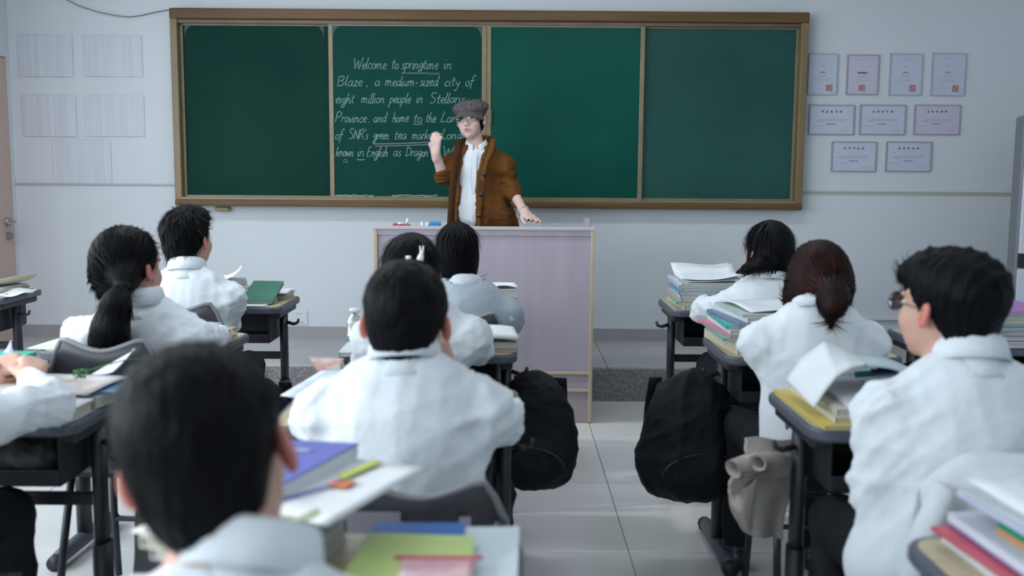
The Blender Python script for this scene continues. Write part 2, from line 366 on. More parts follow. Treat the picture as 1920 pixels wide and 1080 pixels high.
# ------------------------------------------------------------------ blackboard
def blackboard():
    X0, X1, Z0, Z1 = -2.292, 1.965, 1.132, 2.442; yb = YF
    o = empty('blackboard', ((X0+X1)/2, yb, Z0), 0, 'long dark green sliding chalkboard in an ochre wooden frame on the front wall', 'blackboard')
    ox, oz = (X0+X1)/2, Z0; W, Hh = X1-X0, Z1-Z0
    MF = mat('board_frame_wood', (0.155, 0.088, 0.034), .45, .2, 5, stretch=(.3, 1, 6), color2=(0.11, 0.062, 0.022), spec=.3)
    MF2 = mat('board_frame_side', (0.22, 0.16, 0.075), .4, .2, 5, stretch=(3, 1, .3))
    MT = mat('panel_strip', (0.26, 0.21, 0.12), .35, .2, 8)
    MI = mat('board_inner_rail', (0.15, 0.105, 0.075), .4, .2, 8)
    MB().box((0, -.055, Hh-.035), (W, .11, .07), bev=.01).build('top_rail', MF, o)
    MB().box((0, -.055, .022), (W, .11, .044), bev=.008).build('bottom_rail', MF, o)
    for s in (-1, 1): MB().box((s*(W/2-.024), -.05, Hh/2), (.048, .10, Hh-.02), bev=.006).build('side_rail', MF2, o)
    MB().box((0, -.05, Hh-.083), (W-.09, .07, .022)).build('slide_track', MI, o)
    MB().box((0, -.075, .052), (W-.09, .05, .014)).build('chalk_ledge', MT, o)
    cuts = [-2.245, -1.243, -.182, .880, 1.918]
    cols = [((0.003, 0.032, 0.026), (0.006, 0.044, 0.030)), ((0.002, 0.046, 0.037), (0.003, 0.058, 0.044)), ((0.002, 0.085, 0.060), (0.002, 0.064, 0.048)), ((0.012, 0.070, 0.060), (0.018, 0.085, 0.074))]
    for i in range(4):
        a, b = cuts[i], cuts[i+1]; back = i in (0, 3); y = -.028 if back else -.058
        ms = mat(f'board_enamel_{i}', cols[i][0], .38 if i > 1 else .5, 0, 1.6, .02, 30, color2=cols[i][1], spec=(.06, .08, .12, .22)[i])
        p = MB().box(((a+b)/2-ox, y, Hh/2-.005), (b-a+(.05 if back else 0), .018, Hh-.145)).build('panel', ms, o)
        f = MB(); z0, z1 = .062, Hh-.095; yy = y-.010
        for xx in ((a+.016, b-.016) if not back else ((a+.010,) if i == 0 else (b-.010,))): f.box((xx-ox, yy, (z0+z1)/2), (.030 if not back else .018, .014, z1-z0), bev=.003)
        for zz in (z0, z1): f.box(((a+b)/2-ox, yy, zz+(.004 if zz == z0 else -.004)), (b-a, .013, .012))
        f.build('panel_frame', MT, p)
        # whitish smears worn into the top corners of a panel
        if i in (0, 1):
            sm = MB(); ms2 = mat('chalk_smear', (0.06, 0.13, 0.12), .9)
            for sx, xx in ((1, a+.032), (-1, b-.034)):
                r = .09; n = 8; pts = [(xx-ox, z1-.01)] + [(xx-ox+sx*(r*.55-r*.55*math.sin(q*math.pi/2/n)), z1-.01-(r-r*math.cos(q*math.pi/2/n))) for q in range(n+1)]
                vs = [(q[0], y-.0098, q[1]) for q in pts]; sm.add(vs, [(0, q, q+1) for q in range(1, n+1)])
            sm.build('chalk_smear', ms2, p)
    for x in (-.225, -.150): MB().box((x-ox, -.078, Hh*.47), (.012, .016, .09), bev=.003).build('pull_handle', MI, o)
    MB().tube([(-.182-ox, -.074, Hh*.42), (-.182-ox, -.074, Hh*.85)], .004, 6).build('panel_gap_rod', MI, o)
    return o
BOARD = blackboard()

# ---- chalk handwriting: a single stroke alphabet (baseline 0, x-height 1)
G = {
'W': (1.9, [[(0,2.1),(.35,.7),(.5,0),(.8,1.2),(.95,1.5),(1.15,.6),(1.3,0),(1.6,1.3),(1.85,2.2)]]),
'B': (1.3, [[(.1,1.9),(0,1),(0,0)],[(0,1.8),(.6,2),(.95,1.6),(.5,1.1),(.2,1),(.8,.95),(1.05,.5),(.6,.05),(0,0)]]),
'S': (1.3, [[(1.1,1.9),(.7,2.15),(.25,1.9),(.25,1.4),(.75,1),(1,.5),(.7,.05),(.1,.05)]]),
'P': (1.2, [[(.15,2),(.05,1),(0,0)],[(0,1.9),(.6,2.1),(1,1.7),(.7,1.1),(.1,.95)]]),
'N': (1.3, [[(0,0),(.1,1.9)],[(.1,1.9),(.5,1),(.95,.05)],[(.95,.05),(1.1,2)]]),
'R': (1.2, [[(0,0),(.1,1.9)],[(.1,1.9),(.7,2),(.9,1.5),(.6,1.05),(.1,1)],[(.4,1),(.7,.5),(1.05,0)]]),
'L': (1.1, [[(.45,2.2),(.2,1),(.02,.05)],[(.02,.05),(.5,.05),(1.0,.15)]]),
'E': (1.1, [[(.9,1.9),(.2,1.9),(.1,1),(0,.05),(.8,.05)],[(.1,1),(.7,1.05)]]),
'D': (1.3, [[(.1,1.9),(.05,1),(0,.05)],[(.05,1.9),(.8,1.6),(1.1,1),(.8,.3),(0,.05)]]),
'a': (1.0, [[(.8,.95),(.4,1.05),(.05,.6),(.15,.1),(.5,.1),(.8,.9)],[(.8,.95),(.75,.3),(.95,.05)]]),
'b': (.9, [[(.1,2),(.05,1),(0,.1)],[(.02,.5),(.4,1),(.75,.7),(.5,.1),(0,.1)]]),
'c': (.8, [[(.7,.85),(.4,1.02),(.05,.55),(.25,.05),(.7,.15)]]),
'd': (1.0, [[(.75,.9),(.35,1.05),(.05,.5),(.3,.05),(.7,.5)],[(.9,2.1),(.8,1),(.75,.1),(.95,.05)]]),
'e': (.8, [[(.1,.5),(.6,.65),(.6,1),(.3,1.02),(.05,.5),(.3,.02),(.75,.2)]]),
'f': (.7, [[(.85,1.9),(.5,2.1),(.3,1.4),(.2,.3),(.1,-.7)],[(0,1),(.7,1.05)]]),
'g': (.9, [[(.75,.9),(.35,1.02),(.05,.6),(.25,.2),(.7,.6)],[(.8,1),(.7,0),(.45,-.8),(0,-.7),(.3,-.2),(.8,0)]]),
'h': (.9, [[(.2,2.1),(.1,1),(0,0)],[(.03,.4),(.4,.95),(.65,.7),(.62,.05),(.85,.05)]]),
'i': (.4, [[(.12,1),(.05,.3),(.15,0),(.3,.1)],[(.2,1.55),(.24,1.62)]]),
'j': (.4, [[(.25,1),(.15,0),(0,-.8),(-.25,-.7)],[(.3,1.55),(.34,1.62)]]),
'k': (.85, [[(.15,2),(.05,1),(0,0)],[(.65,1),(.05,.45)],[(.25,.55),(.7,0)]]),
'l': (.4, [[(.25,2.1),(.08,.8),(.1,.05),(.3,.1)]]),
'm': (1.4, [[(.1,1),(.02,0)],[(.05,.5),(.35,1),(.5,.8),(.45,0)],[(.48,.5),(.8,1),(1,.75),(.95,.1),(1.2,.05)]]),
'n': (.95, [[(.1,1),(.02,0)],[(.05,.5),(.4,1),(.62,.75),(.6,.1),(.82,.05)]]),
'o': (.85, [[(.45,1),(.08,.75),(.1,.15),(.45,.02),(.72,.5),(.45,1)]]),
'p': (.9, [[(.12,1),(.05,0),(-.05,-.9)],[(.08,.6),(.4,1.05),(.75,.7),(.45,.1),(.05,.15)]]),
'r': (.7, [[(.1,1),(.05,0)],[(.07,.5),(.3,.95),(.6,.95)]]),
's': (.7, [[(.6,.95),(.25,.95),(.15,.65),(.5,.4),(.4,.02),(0,.08)]]),
't': (.7, [[(.35,1.7),(.22,.8),(.25,.1),(.55,.1)],[(0,1.1),(.65,1.15)]]),
'u': (.95, [[(.08,1),(.05,.3),(.3,0),(.65,.6)],[(.7,1),(.65,.2),(.88,.05)]]),
'v': (.75, [[(0,1),(.25,0),(.65,1.05)]]),
'w': (1.1, [[(0,1),(.2,0),(.5,.8),(.7,0),(1,1.05)]]),
'y': (.85, [[(.05,1),(.2,.35),(.6,.5)],[(.7,1),(.5,0),(.2,-.85),(-.1,-.7)]]),
'z': (.8, [[(.05,.95),(.6,1),(.1,.05),(.7,.1)]]),
"'": (.3, [[(.15,2.1),(.1,1.75)]]), ',': (.4, [[(.15,.12),(.05,-.25)]]), '.': (.3, [[(.1,.02),(.16,.08)]]), '-': (.6, [[(.08,.55),(.5,.58)]]),
}
def catmull(p, n=4):
    if len(p) < 3: return p
    q = [p[0]]+list(p)+[p[-1]]; out = []
    for i in range(1, len(q)-2):
        for k in range(n):
            t = k/n; a, b, c, d = q[i-1], q[i], q[i+1], q[i+2]
            out.append(tuple(.5*((2*b[j])+(-a[j]+c[j])*t+(2*a[j]-5*b[j]+4*c[j]-d[j])*t*t+(-a[j]+3*b[j]-3*c[j]+d[j])*t**3) for j in range(2)))
    out.append(p[-1]); return out
YB = YF-.0685
def ribbon(mb, pts, w):
    """a chalk line lying on the board surface; pts are (x, z) in metres"""
    n = len(pts); vs = []
    for i in range(n):
        a, b = pts[max(i-1, 0)], pts[min(i+1, n-1)]; dx, dz = b[0]-a[0], b[1]-a[1]; L = math.hypot(dx, dz)+1e-9
        ww = w*(.75+.5*random.random())
        for s in (-1, 1):
            vs.append((pts[i][0]-s*dz/L*ww/2, YB, pts[i][1]+s*dx/L*ww/2))
    mb.add(vs, [(2*i, 2*i+1, 2*i+3, 2*i+2) for i in range(n-1)])
def word(mb, txt, x0p, x1p, yp, xh=8.6, w=.0034):
    """writes txt between two pixel columns of the board, baseline at pixel row yp"""
    adv = sum(G[c][0] for c in txt)-.15; A = at(x0p, yp, YB); B = at(x1p, yp, YB)
    u = (B.x-A.x)/adv; v = xh*(YB/FPX); x = 0
    for c in txt:
        a, st = G[c]; jy = random.uniform(-.08, .08)
        for s in st:
            pts = [(A.x+(x+q[0])*u+q[1]*v*.18, A.z+(q[1]+jy)*v) for q in catmull(s)]
            ribbon(mb, pts, w)
        x += a
lines = [
 [('Welcome',661,723,129),('to',734,746,129),('springtime',753,820,129),('in',832,846,129)],
 [('Blaze',633,678,161),(',',687,690,161),('a',702,711,161),('medium-',722,782,161),('sized',787,820,161),('city',833,861,161),('of',872,887,161)],
 [('eight',629,663,193),('million',677,720,193),('people',730,769,193),('in',780,792,193),('Stellaris',805,870,193)],
 [('Province',629,686,229),('.',689,692,229),('and',700,723,229),('home',736,765,229),('to',775,790,229),('the',798,816,229),('Land',826,866,229)],
 [('of',628,641,261),("SNR's",653,689,261),('green',700,728,261),('tea',739,761,261),('market.',772,816,261),('Longjing',826,892,261)],
 [('known',630,662,293),('in',670,682,293),('English',688,726,293),('as',737,751,293),('Dragon',761,802,293),('Well',829,866,293)]]
def onboard(mb, m, label, name='chalk_word'):
    o = mb.build(name, m, None); o.parent = BOARD; o.location = -Vector(BOARD.location)
    if label: o['label'] = label
for i, ln in enumerate(lines):
    for tx, a, b, y in ln:
        mb = MB(); word(mb, tx, a, b, y, 9.0 if i else 9.6)
        if len(tx) == 1 and tx in ',.': onboard(mb, M_CHALK, None, 'chalk_mark')
        else: onboard(mb, M_CHALK, 'white chalk handwriting "%s"' % tx)
P2 = lambda x, y: (lambda p: (p.x, p.z))(at(x, y, YB))
mb = MB(); ribbon(mb, [P2(753+k*3, 137+(1.6 if k % 2 else -1.2)+(1 if k > 16 else 0)) for k in range(25)], .003)
onboard(mb, M_PINKCHALK, 'wavy chalk underline', 'chalk_mark'); mb = MB(); ribbon(mb, [P2(774, 233), P2(783, 233.5), P2(792, 232)], .004); onboard(mb, M_PINKCHALK, None, 'chalk_mark'); mb = MB()
ribbon(mb, [P2(700, 270), P2(750, 269), P2(806, 266.5)], .004); ribbon(mb, [P2(703, 274), P2(750, 273), P2(806, 271)], .004)
onboard(mb, M_PINKCHALK, 'double chalk underline', 'chalk_mark'); mb = MB(); ribbon(mb, [P2(669, 299), P2(677, 300), P2(684, 299)], .004); onboard(mb, M_PINKCHALK, None, 'chalk_mark'); mb = MB(); ribbon(mb, [P2(647, 298), P2(642, 304), P2(653, 304), P2(647, 298)], .003)
onboard(mb, M_PINKCHALK, 'small pinkish chalk triangle', 'chalk_mark')
# chalk dust line on the bottom strips
mb = MB()
for a, b in ((622, 700), (735, 820)): ribbon(mb, [P2(a+(b-a)*k/12, 366.5+random.uniform(-1, 1)) for k in range(13)], .006)
onboard(mb, M_CHALK, 'thin line of chalk dust along the lower edge', 'chalk_dust'); BOARD.children[-1]['kind'] = 'stuff'

# little yellow-green handle block under the board
tag(MB().box((*at(417, 391, YF-.03)[:2], at(417, 392, YF-.03).z), (.10, .05, .030), bev=.010).build('eraser_holder', mat('olive_plastic', (0.30, 0.27, 0.12), .5)),
    'small olive-yellow eraser holder under the left end of the chalkboard', 'holder')
# power outlet
p = at(561, 596, YF-.004)
oo = empty('wall_outlet', (p.x, YF, p.z), 0, 'white square power outlet low on the front wall', 'outlet')
MB().box((0, -.004, 0), (.12, .008, .10), bev=.003).build('plate', M_WALL, oo)
MB().box((-.012, -.0085, .03), (.008, .002, .010)).box((.014, -.0085, .03), (.008, .002, .010)).box((0, -.0085, -.032), (.07, .002, .005)).build('socket_slot', mat('socket_grey', (0.28, 0.28, 0.30), .6), oo)
# hanging wire
wp = [(122, -2), (150, 12), (185, 23), (215, 29), (242, 32), (265, 29), (290, 23), (318, 18)]
tag(MB().tube([at(x, y, YF-.02) for x, y in wp], .0032, 6).build('cable', mat('grey_cable', (0.10, 0.12, 0.12), .6)), 'thin dark cable drooping across the wall to the board corner', 'cable')

# faded notices on the left of the wall
def notice_mat():
    m = bpy.data.materials.new('faded_notice'); m.use_nodes = True; N = m.node_tree.nodes; L = m.node_tree.links; b = N['Principled BSDF']
    tc = N.new('ShaderNodeTexCoord'); mp = N.new('ShaderNodeMapping'); mp.inputs['Scale'].default_value = (26, 1, .6); L.new(tc.outputs['Object'], mp.inputs[0])
    nz = N.new('ShaderNodeTexNoise'); nz.inputs['Scale'].default_value = 1.6; nz.inputs['Detail'].default_value = 3; L.new(mp.outputs[0], nz.inputs[0])
    r = N.new('ShaderNodeValToRGB'); r.color_ramp.elements[0].position = .35; r.color_ramp.elements[1].position = .66
    r.color_ramp.elements[0].color = (0.57, 0.60, 0.68, 1); r.color_ramp.elements[1].color = (0.65, 0.68, 0.74, 1)
    L.new(nz.outputs[0], r.inputs[0]); L.new(r.outputs[0], b.inputs['Base Color']); b.inputs['Roughness'].default_value = .8
    return m
MN = notice_mat()
names = ['at the upper left of the wall', 'in the top row nearest the board', 'in the middle row by the door', 'in the middle row nearest the board', 'alone in the lowest row']
for (a, b, c, d), nm in zip([(32,66,138,144),(156,66,268,144),(40,178,145,256),(158,178,272,256),(98,262,210,345)], names):
    A, B = at(a, b, YF-.004), at(c, d, YF-.004)
    n = 7; P = [[(A.x+(B.x-A.x)*i/n, YF-.005-.003*math.sin(i*2.3)**2, B.z+(A.z-B.z)*j) for j in (0, 1)] for i in range(n+1)]
    o = tag(MB().grid(P, .0012).build('paper_notice', MN), 'faded pale grey paper notice with vertical columns, '+nm, 'notice', 'faded notices left of the board')

# framed certificates
M_CERT = mat('certificate_paper', (0.56, 0.60, 0.72), .5, .05, 8)
M_CERT2 = mat('certificate_paper_pink', (0.58, 0.57, 0.69), .5, .05, 8)
M_CF = mat('certificate_frame', (0.34, 0.33, 0.42), .4); M_CF2 = mat('certificate_frame_pink', (0.42, 0.33, 0.42), .4); M_CF3 = mat('certificate_frame_pale', (0.46, 0.50, 0.60), .5)
M_INK = mat('grey_ink', (0.20, 0.21, 0.28), .8); M_INK2 = mat('light_ink', (0.38, 0.39, 0.47), .8); M_SEAL = mat('red_seal', (0.58, 0.30, 0.34), .8, .4, 90)
certs = [(1517,100,1568,178,'p',M_CF3,'upright certificate with pale frame, partly beside the board edge'),
 (1589,102,1645,178,'c',M_CF2,'upright certificate with pink frame and a centred red seal'),
 (1669,100,1726,179,'p',M_CF3,'upright certificate, third of the top row, red seal at lower right'),
 (1748,99,1807,180,'p',M_CF3,'upright certificate at the right end of the top row'),
 (1518,196,1600,253,'l',M_CF,'landscape award certificate in the middle row next to the board'),
 (1613,196,1696,253,'l',M_CF,'landscape award certificate in the centre of the middle row'),
 (1715,196,1798,253,'k',M_CF2,'landscape award certificate with pinkish paper, right end of middle row'),
 (1560,265,1641,322,'l',M_CF,'landscape award certificate, left one of the bottom pair'),
 (1662,265,1744,322,'l',M_CF,'landscape award certificate, right one of the bottom pair')]
for a, b, c, d, ty, mf, lab in certs:
    A, B = at(a, b, YF-.01), at(c, d, YF-.01); w, h = B.x-A.x, A.z-B.z; cx_, cz_ = (A.x+B.x)/2, (A.z+B.z)/2
    e = empty('certificate', (cx_, YF, cz_), 0, lab, 'certificate', 'award certificates right of the board')
    fr = MB(); q = .006
    for s in (-1, 1):
        fr.box((s*(w/2-q/2), -.008, 0), (q, .016, h), bev=.002); fr.box((0, -.008, s*(h/2-q/2)), (w-2*q, .016, q), bev=.002)
    fr.build('frame', mf, e)
    MB().box((0, -.004, 0), (w-.01, .008, h-.01)).build('paper', M_CERT2 if ty in 'kc' else M_CERT, e)
    y = -.0088; tx = MB(); t2 = MB()
    if ty in 'lk':
        for k in range(5):
            gx = -.062+k*.031; gz = h*.27
            for _ in range(3): tx.box((gx+random.uniform(-.003, .003), y, gz+random.uniform(-.006, .006)), (.014, .0006, .003))
            for _ in range(2): tx.box((gx+random.uniform(-.005, .005), y, gz), (.003, .0006, .015))
        for (x_, z_, l_) in ((-.10, .12, .03), (0.01, .02, .19), (.0, -.03, .2), (-.08, -.06, .05), (-.085, -.22, .07), (.09, -.35, .06)): t2.box((x_*w/.3, y, z_*h), (l_, .0006, .0028))
        tx.box((0, y, -.14*h), (.06, .0006, .005))
    else:
        for (z_, l_) in ((.36, .05), (.2, .03), (.04, .05), (-.04, .05), (-.14, .08)): t2.box((0, y, z_*h), (l_, .0006, .003))
        tx.box((0, y, .05*h), (.07 if ty == 'c' else .035, .0006, .011 if ty == 'c' else .005))
        MB().box((0 if ty == 'c' else w*.24, y, -h*.33), (.045, .0006, .045)).build('seal', M_SEAL, e)
    tx.build('heading', M_INK, e)['kind'] = 'stuff'; t2.build('text_lines', M_INK2, e)['kind'] = 'stuff'

# standing air conditioner at the right edge
p = at(1893, 214, 5.95)
ac = empty('air_conditioner', (3.355, 6.01, .21), math.radians(-19), 'tall white floor-standing air conditioner at the right edge of the room', 'air conditioner')
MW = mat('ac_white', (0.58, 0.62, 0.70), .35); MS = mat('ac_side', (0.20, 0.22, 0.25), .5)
zt = p.z-.21
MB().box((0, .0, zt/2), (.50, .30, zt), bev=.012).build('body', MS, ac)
MB().box((.006, -.155, .69+(zt-.69)/2), (.478, .03, zt-.69), bev=.008).build('upper_panel', MW, ac)
MB().box((.006, -.155, .30), (.478, .03, .60), bev=.008).build('lower_panel', MW, ac)
MB().box((.006, -.158, .65), (.478, .026, .085), bev=.004).build('display_band', mat('ac_black', (0.01, 0.012, 0.016), .2), ac)
g = MB()
for k in range(5): g.box((.02, -.172, zt-.085-k*.03), (.40, .004, .004))
g.build('air_outlet', MS, ac)

# ------------------------------------------------------------------ podium
M_POD = mat('podium_laminate', (0.42, 0.375, 0.45), .42, .06, 2.2, stretch=(6, 1, .5), color2=(0.385, 0.345, 0.40), spec=.4)
M_PODB = mat('podium_kick_laminate', (0.40, 0.355, 0.37), .45, .06, 3)
M_PODE = mat('podium_edge_band', (0.50, 0.42, 0.30), .45, .1, 6)
pod = empty('podium', (-.152, 5.25, 0), 0, 'pale lilac laminate teaching podium with cream edge bands in front of the board', 'podium')
w, h, d = 1.19, 1.078, .50
MB().box((0, .02, .67), (w-.02, .018, .79)).build('front_panel', M_POD, pod)
MB().box((0, .02, .228), (w-.02, .018, .087)).build('front_panel', M_POD, pod)
MB().box((0, .02, .09), (w-.02, .018, .175)).build('kick_panel', M_PODB, pod)
for z in (.277, .181): MB().box((0, .008, z), (w-.04, .014, .016), bev=.003).build('edge_band', M_PODE, pod)
for s in (-1, 1):
    MB().box((s*(w/2-.009), d/2, (h-.045)/2), (.018, d, h-.045), bev=.002).build('side_panel', M_POD, pod)
    MB().box((s*(w/2-.010), .004, h/2), (.020, .012, h-.01), bev=.003).build('edge_band', M_PODE, pod)
MB().box((0, d/2+.01, h-.052), (w-.036, d-.02, .020), bev=.004).build('top_panel', M_POD, pod)
MB().box((0, .012, h-.025), (w-.002, .018, .05), bev=.003).build('front_lip', M_POD, pod)
MB().box((0, .0, h-.010), (w+.004, .010, .018), bev=.003).build('edge_band', mat('podium_top_band', (0.5, 0.46, 0.46), .4), pod)
MB().box((w/2-.012, d/2+.16, h-.01), (.03, .16, .085), bev=.006).build('corner_ledge', M_POD, pod)
# ------------------------------------------------------------------ desks and chairs
def make_desk():
    o = empty('school_desk', (0, 0, 0))
    W, D, H = .60, .45, .76
    MB().prism(rrect(W, D, .055), H-.030, H-.002, inset=.012).build('edge_trim', M_EDGE, o)
    MB().prism(rrect(W-.028, D-.028, .045), H-.004, H).build('desktop', M_TOP, o)
    b = MB(); bw, bd, bh, z0 = .46, .30, .135, .590
    b.box((0, -.0, z0), (bw, bd, .008)); b.box((0, bd/2, z0+bh/2), (bw, .008, bh))
    for s in (-1, 1): b.box((s*bw/2, 0, z0+bh/2), (.008, bd, bh), bev=.002)
    b.box((0, -bd/2, z0+.018), (bw, .010, .040), bev=.003)
    b.build('book_compartment', M_BIN, o)
    for s in (-1, 1):
        x = s*.262
        leg = MB().tube([(x, 0, .36), (x, 0, .70)], .019, 12, sq=1.5, up=(0, 1, 0)).build('leg', M_DARK, o, True)
        MB().tube([(x, 0, .045), (x, 0, .39)], .024, 12, sq=1.45, up=(0, 1, 0)).build('leg_sleeve', M_DARK, leg, True)
        MB().box((x, 0, .715), (.045, .34, .030), bev=.008).build('bracket', M_DARK, o)
        ft = MB().tube([(x, -.215, .030), (x, -.17, .036), (x, 0, .040), (x, .17, .036), (x, .215, .030)], [.024, .027, .028, .027, .024], 10, sq=1.0).build('foot', M_EDGE, o, True)
        for q in (-1, 1): MB().tube([(x, q*.205, .028), (x, q*.232, .026)], [.029, .026], 10).build('foot_cap', M_BIN, ft, True)
        MB().tube([(x+s*.018, -.02, .665), (x+s*.05, -.02, .655), (x+s*.068, -.02, .662), (x+s*.074, -.02, .680)], [.008, .008, .007, .006], 8).build('hook', M_DARK, o, True)
    MB().box((0, .02, .50), (.50, .022, .035), bev=.005).build('stretcher', M_DARK, o)
    return o
desk0 = make_desk(); used = [False]
def desk(x, y, rz, label):
    o = desk0 if not used[0] else copy_tree(desk0); used[0] = True
    o.location = (x, y, 0); o.rotation_euler.z = math.radians(rz)
    return tag(o, label, 'desk', 'single school desks in rows')
R1, R2, R3, R4 = 4.525, 3.405, 2.465, 1.345
CL, CC, CR = -1.33, -.28, 1.01
desk(CL, R1, 0, 'front-row desk on the left, with the leaning green book on it')
desk(CL+.05, R2, -2, 'desk of the ponytailed student, blue magazine on its right edge')
desk(CL, R3, 0, 'desk at the left edge with folded hands and open papers on it')
desk(CL, R4+.02, 0, 'desk at the bottom left corner with a black backpack hanging from it')
desk(CC, R1, 0, 'front-row centre desk right before the podium')
desk(CC, R2, 0, 'second-row centre desk with a white book at its right corner')
desk(CC, R3, 0, 'centre desk of the broad-backed boy, third row, backpack beyond it')
desk(-.25, R4, 0, 'nearest centre desk, covered with yellow, blue and red papers').scale.x = .9
desk(CR, R1, 0, 'front-row desk on the right with a tall neat book stack')
desk(CR, R2, 0, 'second-row desk on the right with a book stack and a big black backpack')
desk(CR, R3, 0, 'desk on the right with the arched white notebook and a beige coat hung from it')
desk(.945, R4, 0, 'desk at the bottom right corner under a pile of colourful books')
desk(1.78, 3.62, 0, 'desk at the right edge behind the profile student, blue books on it')
desk(-2.69, 4.74, 0, 'desk at the far left beside the door with yellow papers')

def make_chair():
    o = empty('school_chair', (0, 0, 0)); W = .335
    P = []
    for i in range(17):
        u = -1+2*i/16; row = []
        top = .800+.016*math.cos(u*math.pi*1.15+math.pi)*1.0 - (.12*max(0, abs(u)-.72)**1.4*4.2)
        for j in range(7):
            v = j/6; z = .56+(top-.56)*v; hw = W/2*(.90+.10*math.sin(v*math.pi*.8))
            row.append((u*hw, -.205-.05*v+.045*(u*u-1)*-0+.035*(u*u)*.8, z))
        P.append(row)
    MB().grid(P, .010).build('backrest', M_CHAIR, o, True)
    rim = [Vector(r[-1])+Vector((0, 0, .001)) for r in P]
    rim = [Vector(P[0][j]) for j in range(1, 6)] + rim + [Vector(P[-1][j]) for j in range(5, 0, -1)]
    MB().tube(rim, .0075, 8).build('backrest_rim', M_CHAIR_EDGE, o, True)
    P = [[(-.19+.38*i/10, -.19+.38*j/8, .435-.012*math.sin(i/10*math.pi)*math.sin(j/8*math.pi)-.02*(j/8)**6) for j in range(9)] for i in range(11)]
    MB().grid(P, .012).build('seat', M_CHAIR, o, True)
    for s in (-1, 1):
        MB().tube([(s*.15, -.25, .74), (s*.155, -.225, .50), (s*.16, -.17, .425), (s*.16, .12, .415)], .011, 8).build('back_support', M_DARK, o, True)
        MB().tube([(s*.165, -.13, .42), (s*.175, -.18, .22), (s*.18, -.225, .012)], .012, 8).build('leg', M_DARK, o, True)
        MB().tube([(s*.165, .13, .42), (s*.175, .15, .22), (s*.18, .175, .012)], .012, 8).build('leg', M_DARK, o, True)
    MB().tube([(-.176, .15, .20), (.176, .15, .20)], .009, 8).build('stretcher', M_DARK, o, True)
    return o
chair0 = make_chair(); cused = [False]
def chair(x, y, rz, label, sz=1.0):
    o = chair0 if not cused[0] else copy_tree(chair0); cused[0] = True
    o.location = (x, y, 0); o.rotation_euler.z = math.radians(rz); o.scale.z = sz
    return tag(o, label, 'chair', 'grey plastic school chairs')
chair(-1.27, 3.93, 0, 'grey chair of the spiky-haired boy in the front left seat', 1.055)
ch_pony = chair(-1.14, 2.955, -3, 'grey chair with a dipped back behind the ponytailed student', 1.085)
chair(-.19, 4.03, 0, 'grey chair under the front centre student in the grey vest')
chair(-.28, 2.975, 0, 'grey chair of the student with the white hair clip')
ch_mid = chair(-.17, 2.02, 0, 'grey chair back behind the broad-backed boy, above the yellow paper', .955)
chair(-.34, .96, 0, 'grey chair of the nearest boy with the blurred head')
chair(1.0, 4.02, 0, 'grey chair of the front right student with tucked dark hair')
chair(.97, 2.975, 0, 'grey chair of the brown-haired student on the right')
ch_right = chair(.985, 1.975, 0, 'grey chair of the profile student, a white jacket over its back')
chair(-1.33, 2.0, 0, 'grey chair of the student at the left edge with folded hands')
# stickers on the near chair
MB().box((-.085, -.2635, .735), (.10, .0015, .05), rot=Euler((math.radians(-11), 0, 0))).build('sticker', mat('grey_sticker', (0.20, 0.20, 0.24), .6), ch_mid)
MB().box((.085, -.2545, .735), (.022, .0015, .028), rot=Euler((math.radians(-11), 0, 0))).build('sticker', mat('violet_sticker', (0.28, 0.24, 0.36), .6), ch_mid)

# ------------------------------------------------------------------ people
def hframe(head, yaw, pitch, roll):
    R = np.array((Matrix.Rotation(math.radians(yaw), 3, 'Z') @ Matrix.Rotation(math.radians(pitch), 3, 'X') @ Matrix.Rotation(math.radians(roll), 3, 'Y')))
    return R, np.array(head, float)
class HF:
    def __init__(s, f, R, t, sc=1.0): s.f, s.R, s.t, s.sc = f, R, t, sc
    def p(s, c): return s.R@(np.array(c, float)*s.sc)+s.t
    def ell(s, c, r, rot=None, k=.02, mode='u'): s.f.ell(s.p(c), np.array(r)*s.sc, s.R if rot is None else s.R@rot, k, mode)
    def cone(s, a, b, ra, rb, k=.02, mode='u'): s.f.cone(s.p(a), s.p(b), ra*s.sc, rb*s.sc, k, mode)
def head_prims(h, mouth_open=False):
    h.ell((0, -.018, .030), (.073, .094, .085), k=0)
    h.ell((0, .030, -.030), (.063, .062, .070), k=.03)
    h.ell((0, .045, .040), (.056, .040, .042), k=.03)
    h.ell((0, .038, -.070), (.047, .048, .040), k=.03)
    h.ell((0, .068, -.099), (.018, .016, .014), k=.02)
    for s in (-1, 1):
        h.ell((s*.037, .062, -.030), (.024, .022, .024), k=.02)
        h.ell((s*.031, .099, .003), (.019, .014, .011), k=.012, mode='s')
        h.ell((s*.0815, -.010, -.010), (.0085, .019, .030), rotm(8, s*-8, s*28), k=.006)
        h.ell((s*.088, -.004, -.008), (.004, .010, .016), rotm(8, s*-8, s*24), k=.004, mode='s')
        h.ell((s*.010, .096, -.037), (.0075, .009, .007), k=.006)
    h.ell((0, .088, .021), (.045, .010, .007), k=.015)
    h.cone((0, .086, .004), (0, .107, -.032), .0075, .010, k=.012)
    h.ell((0, .0925, -.0600), (.023, .009, .0055), k=.006)
    h.ell((0, .0905, -.0715), (.020, .009, .0065), k=.006)
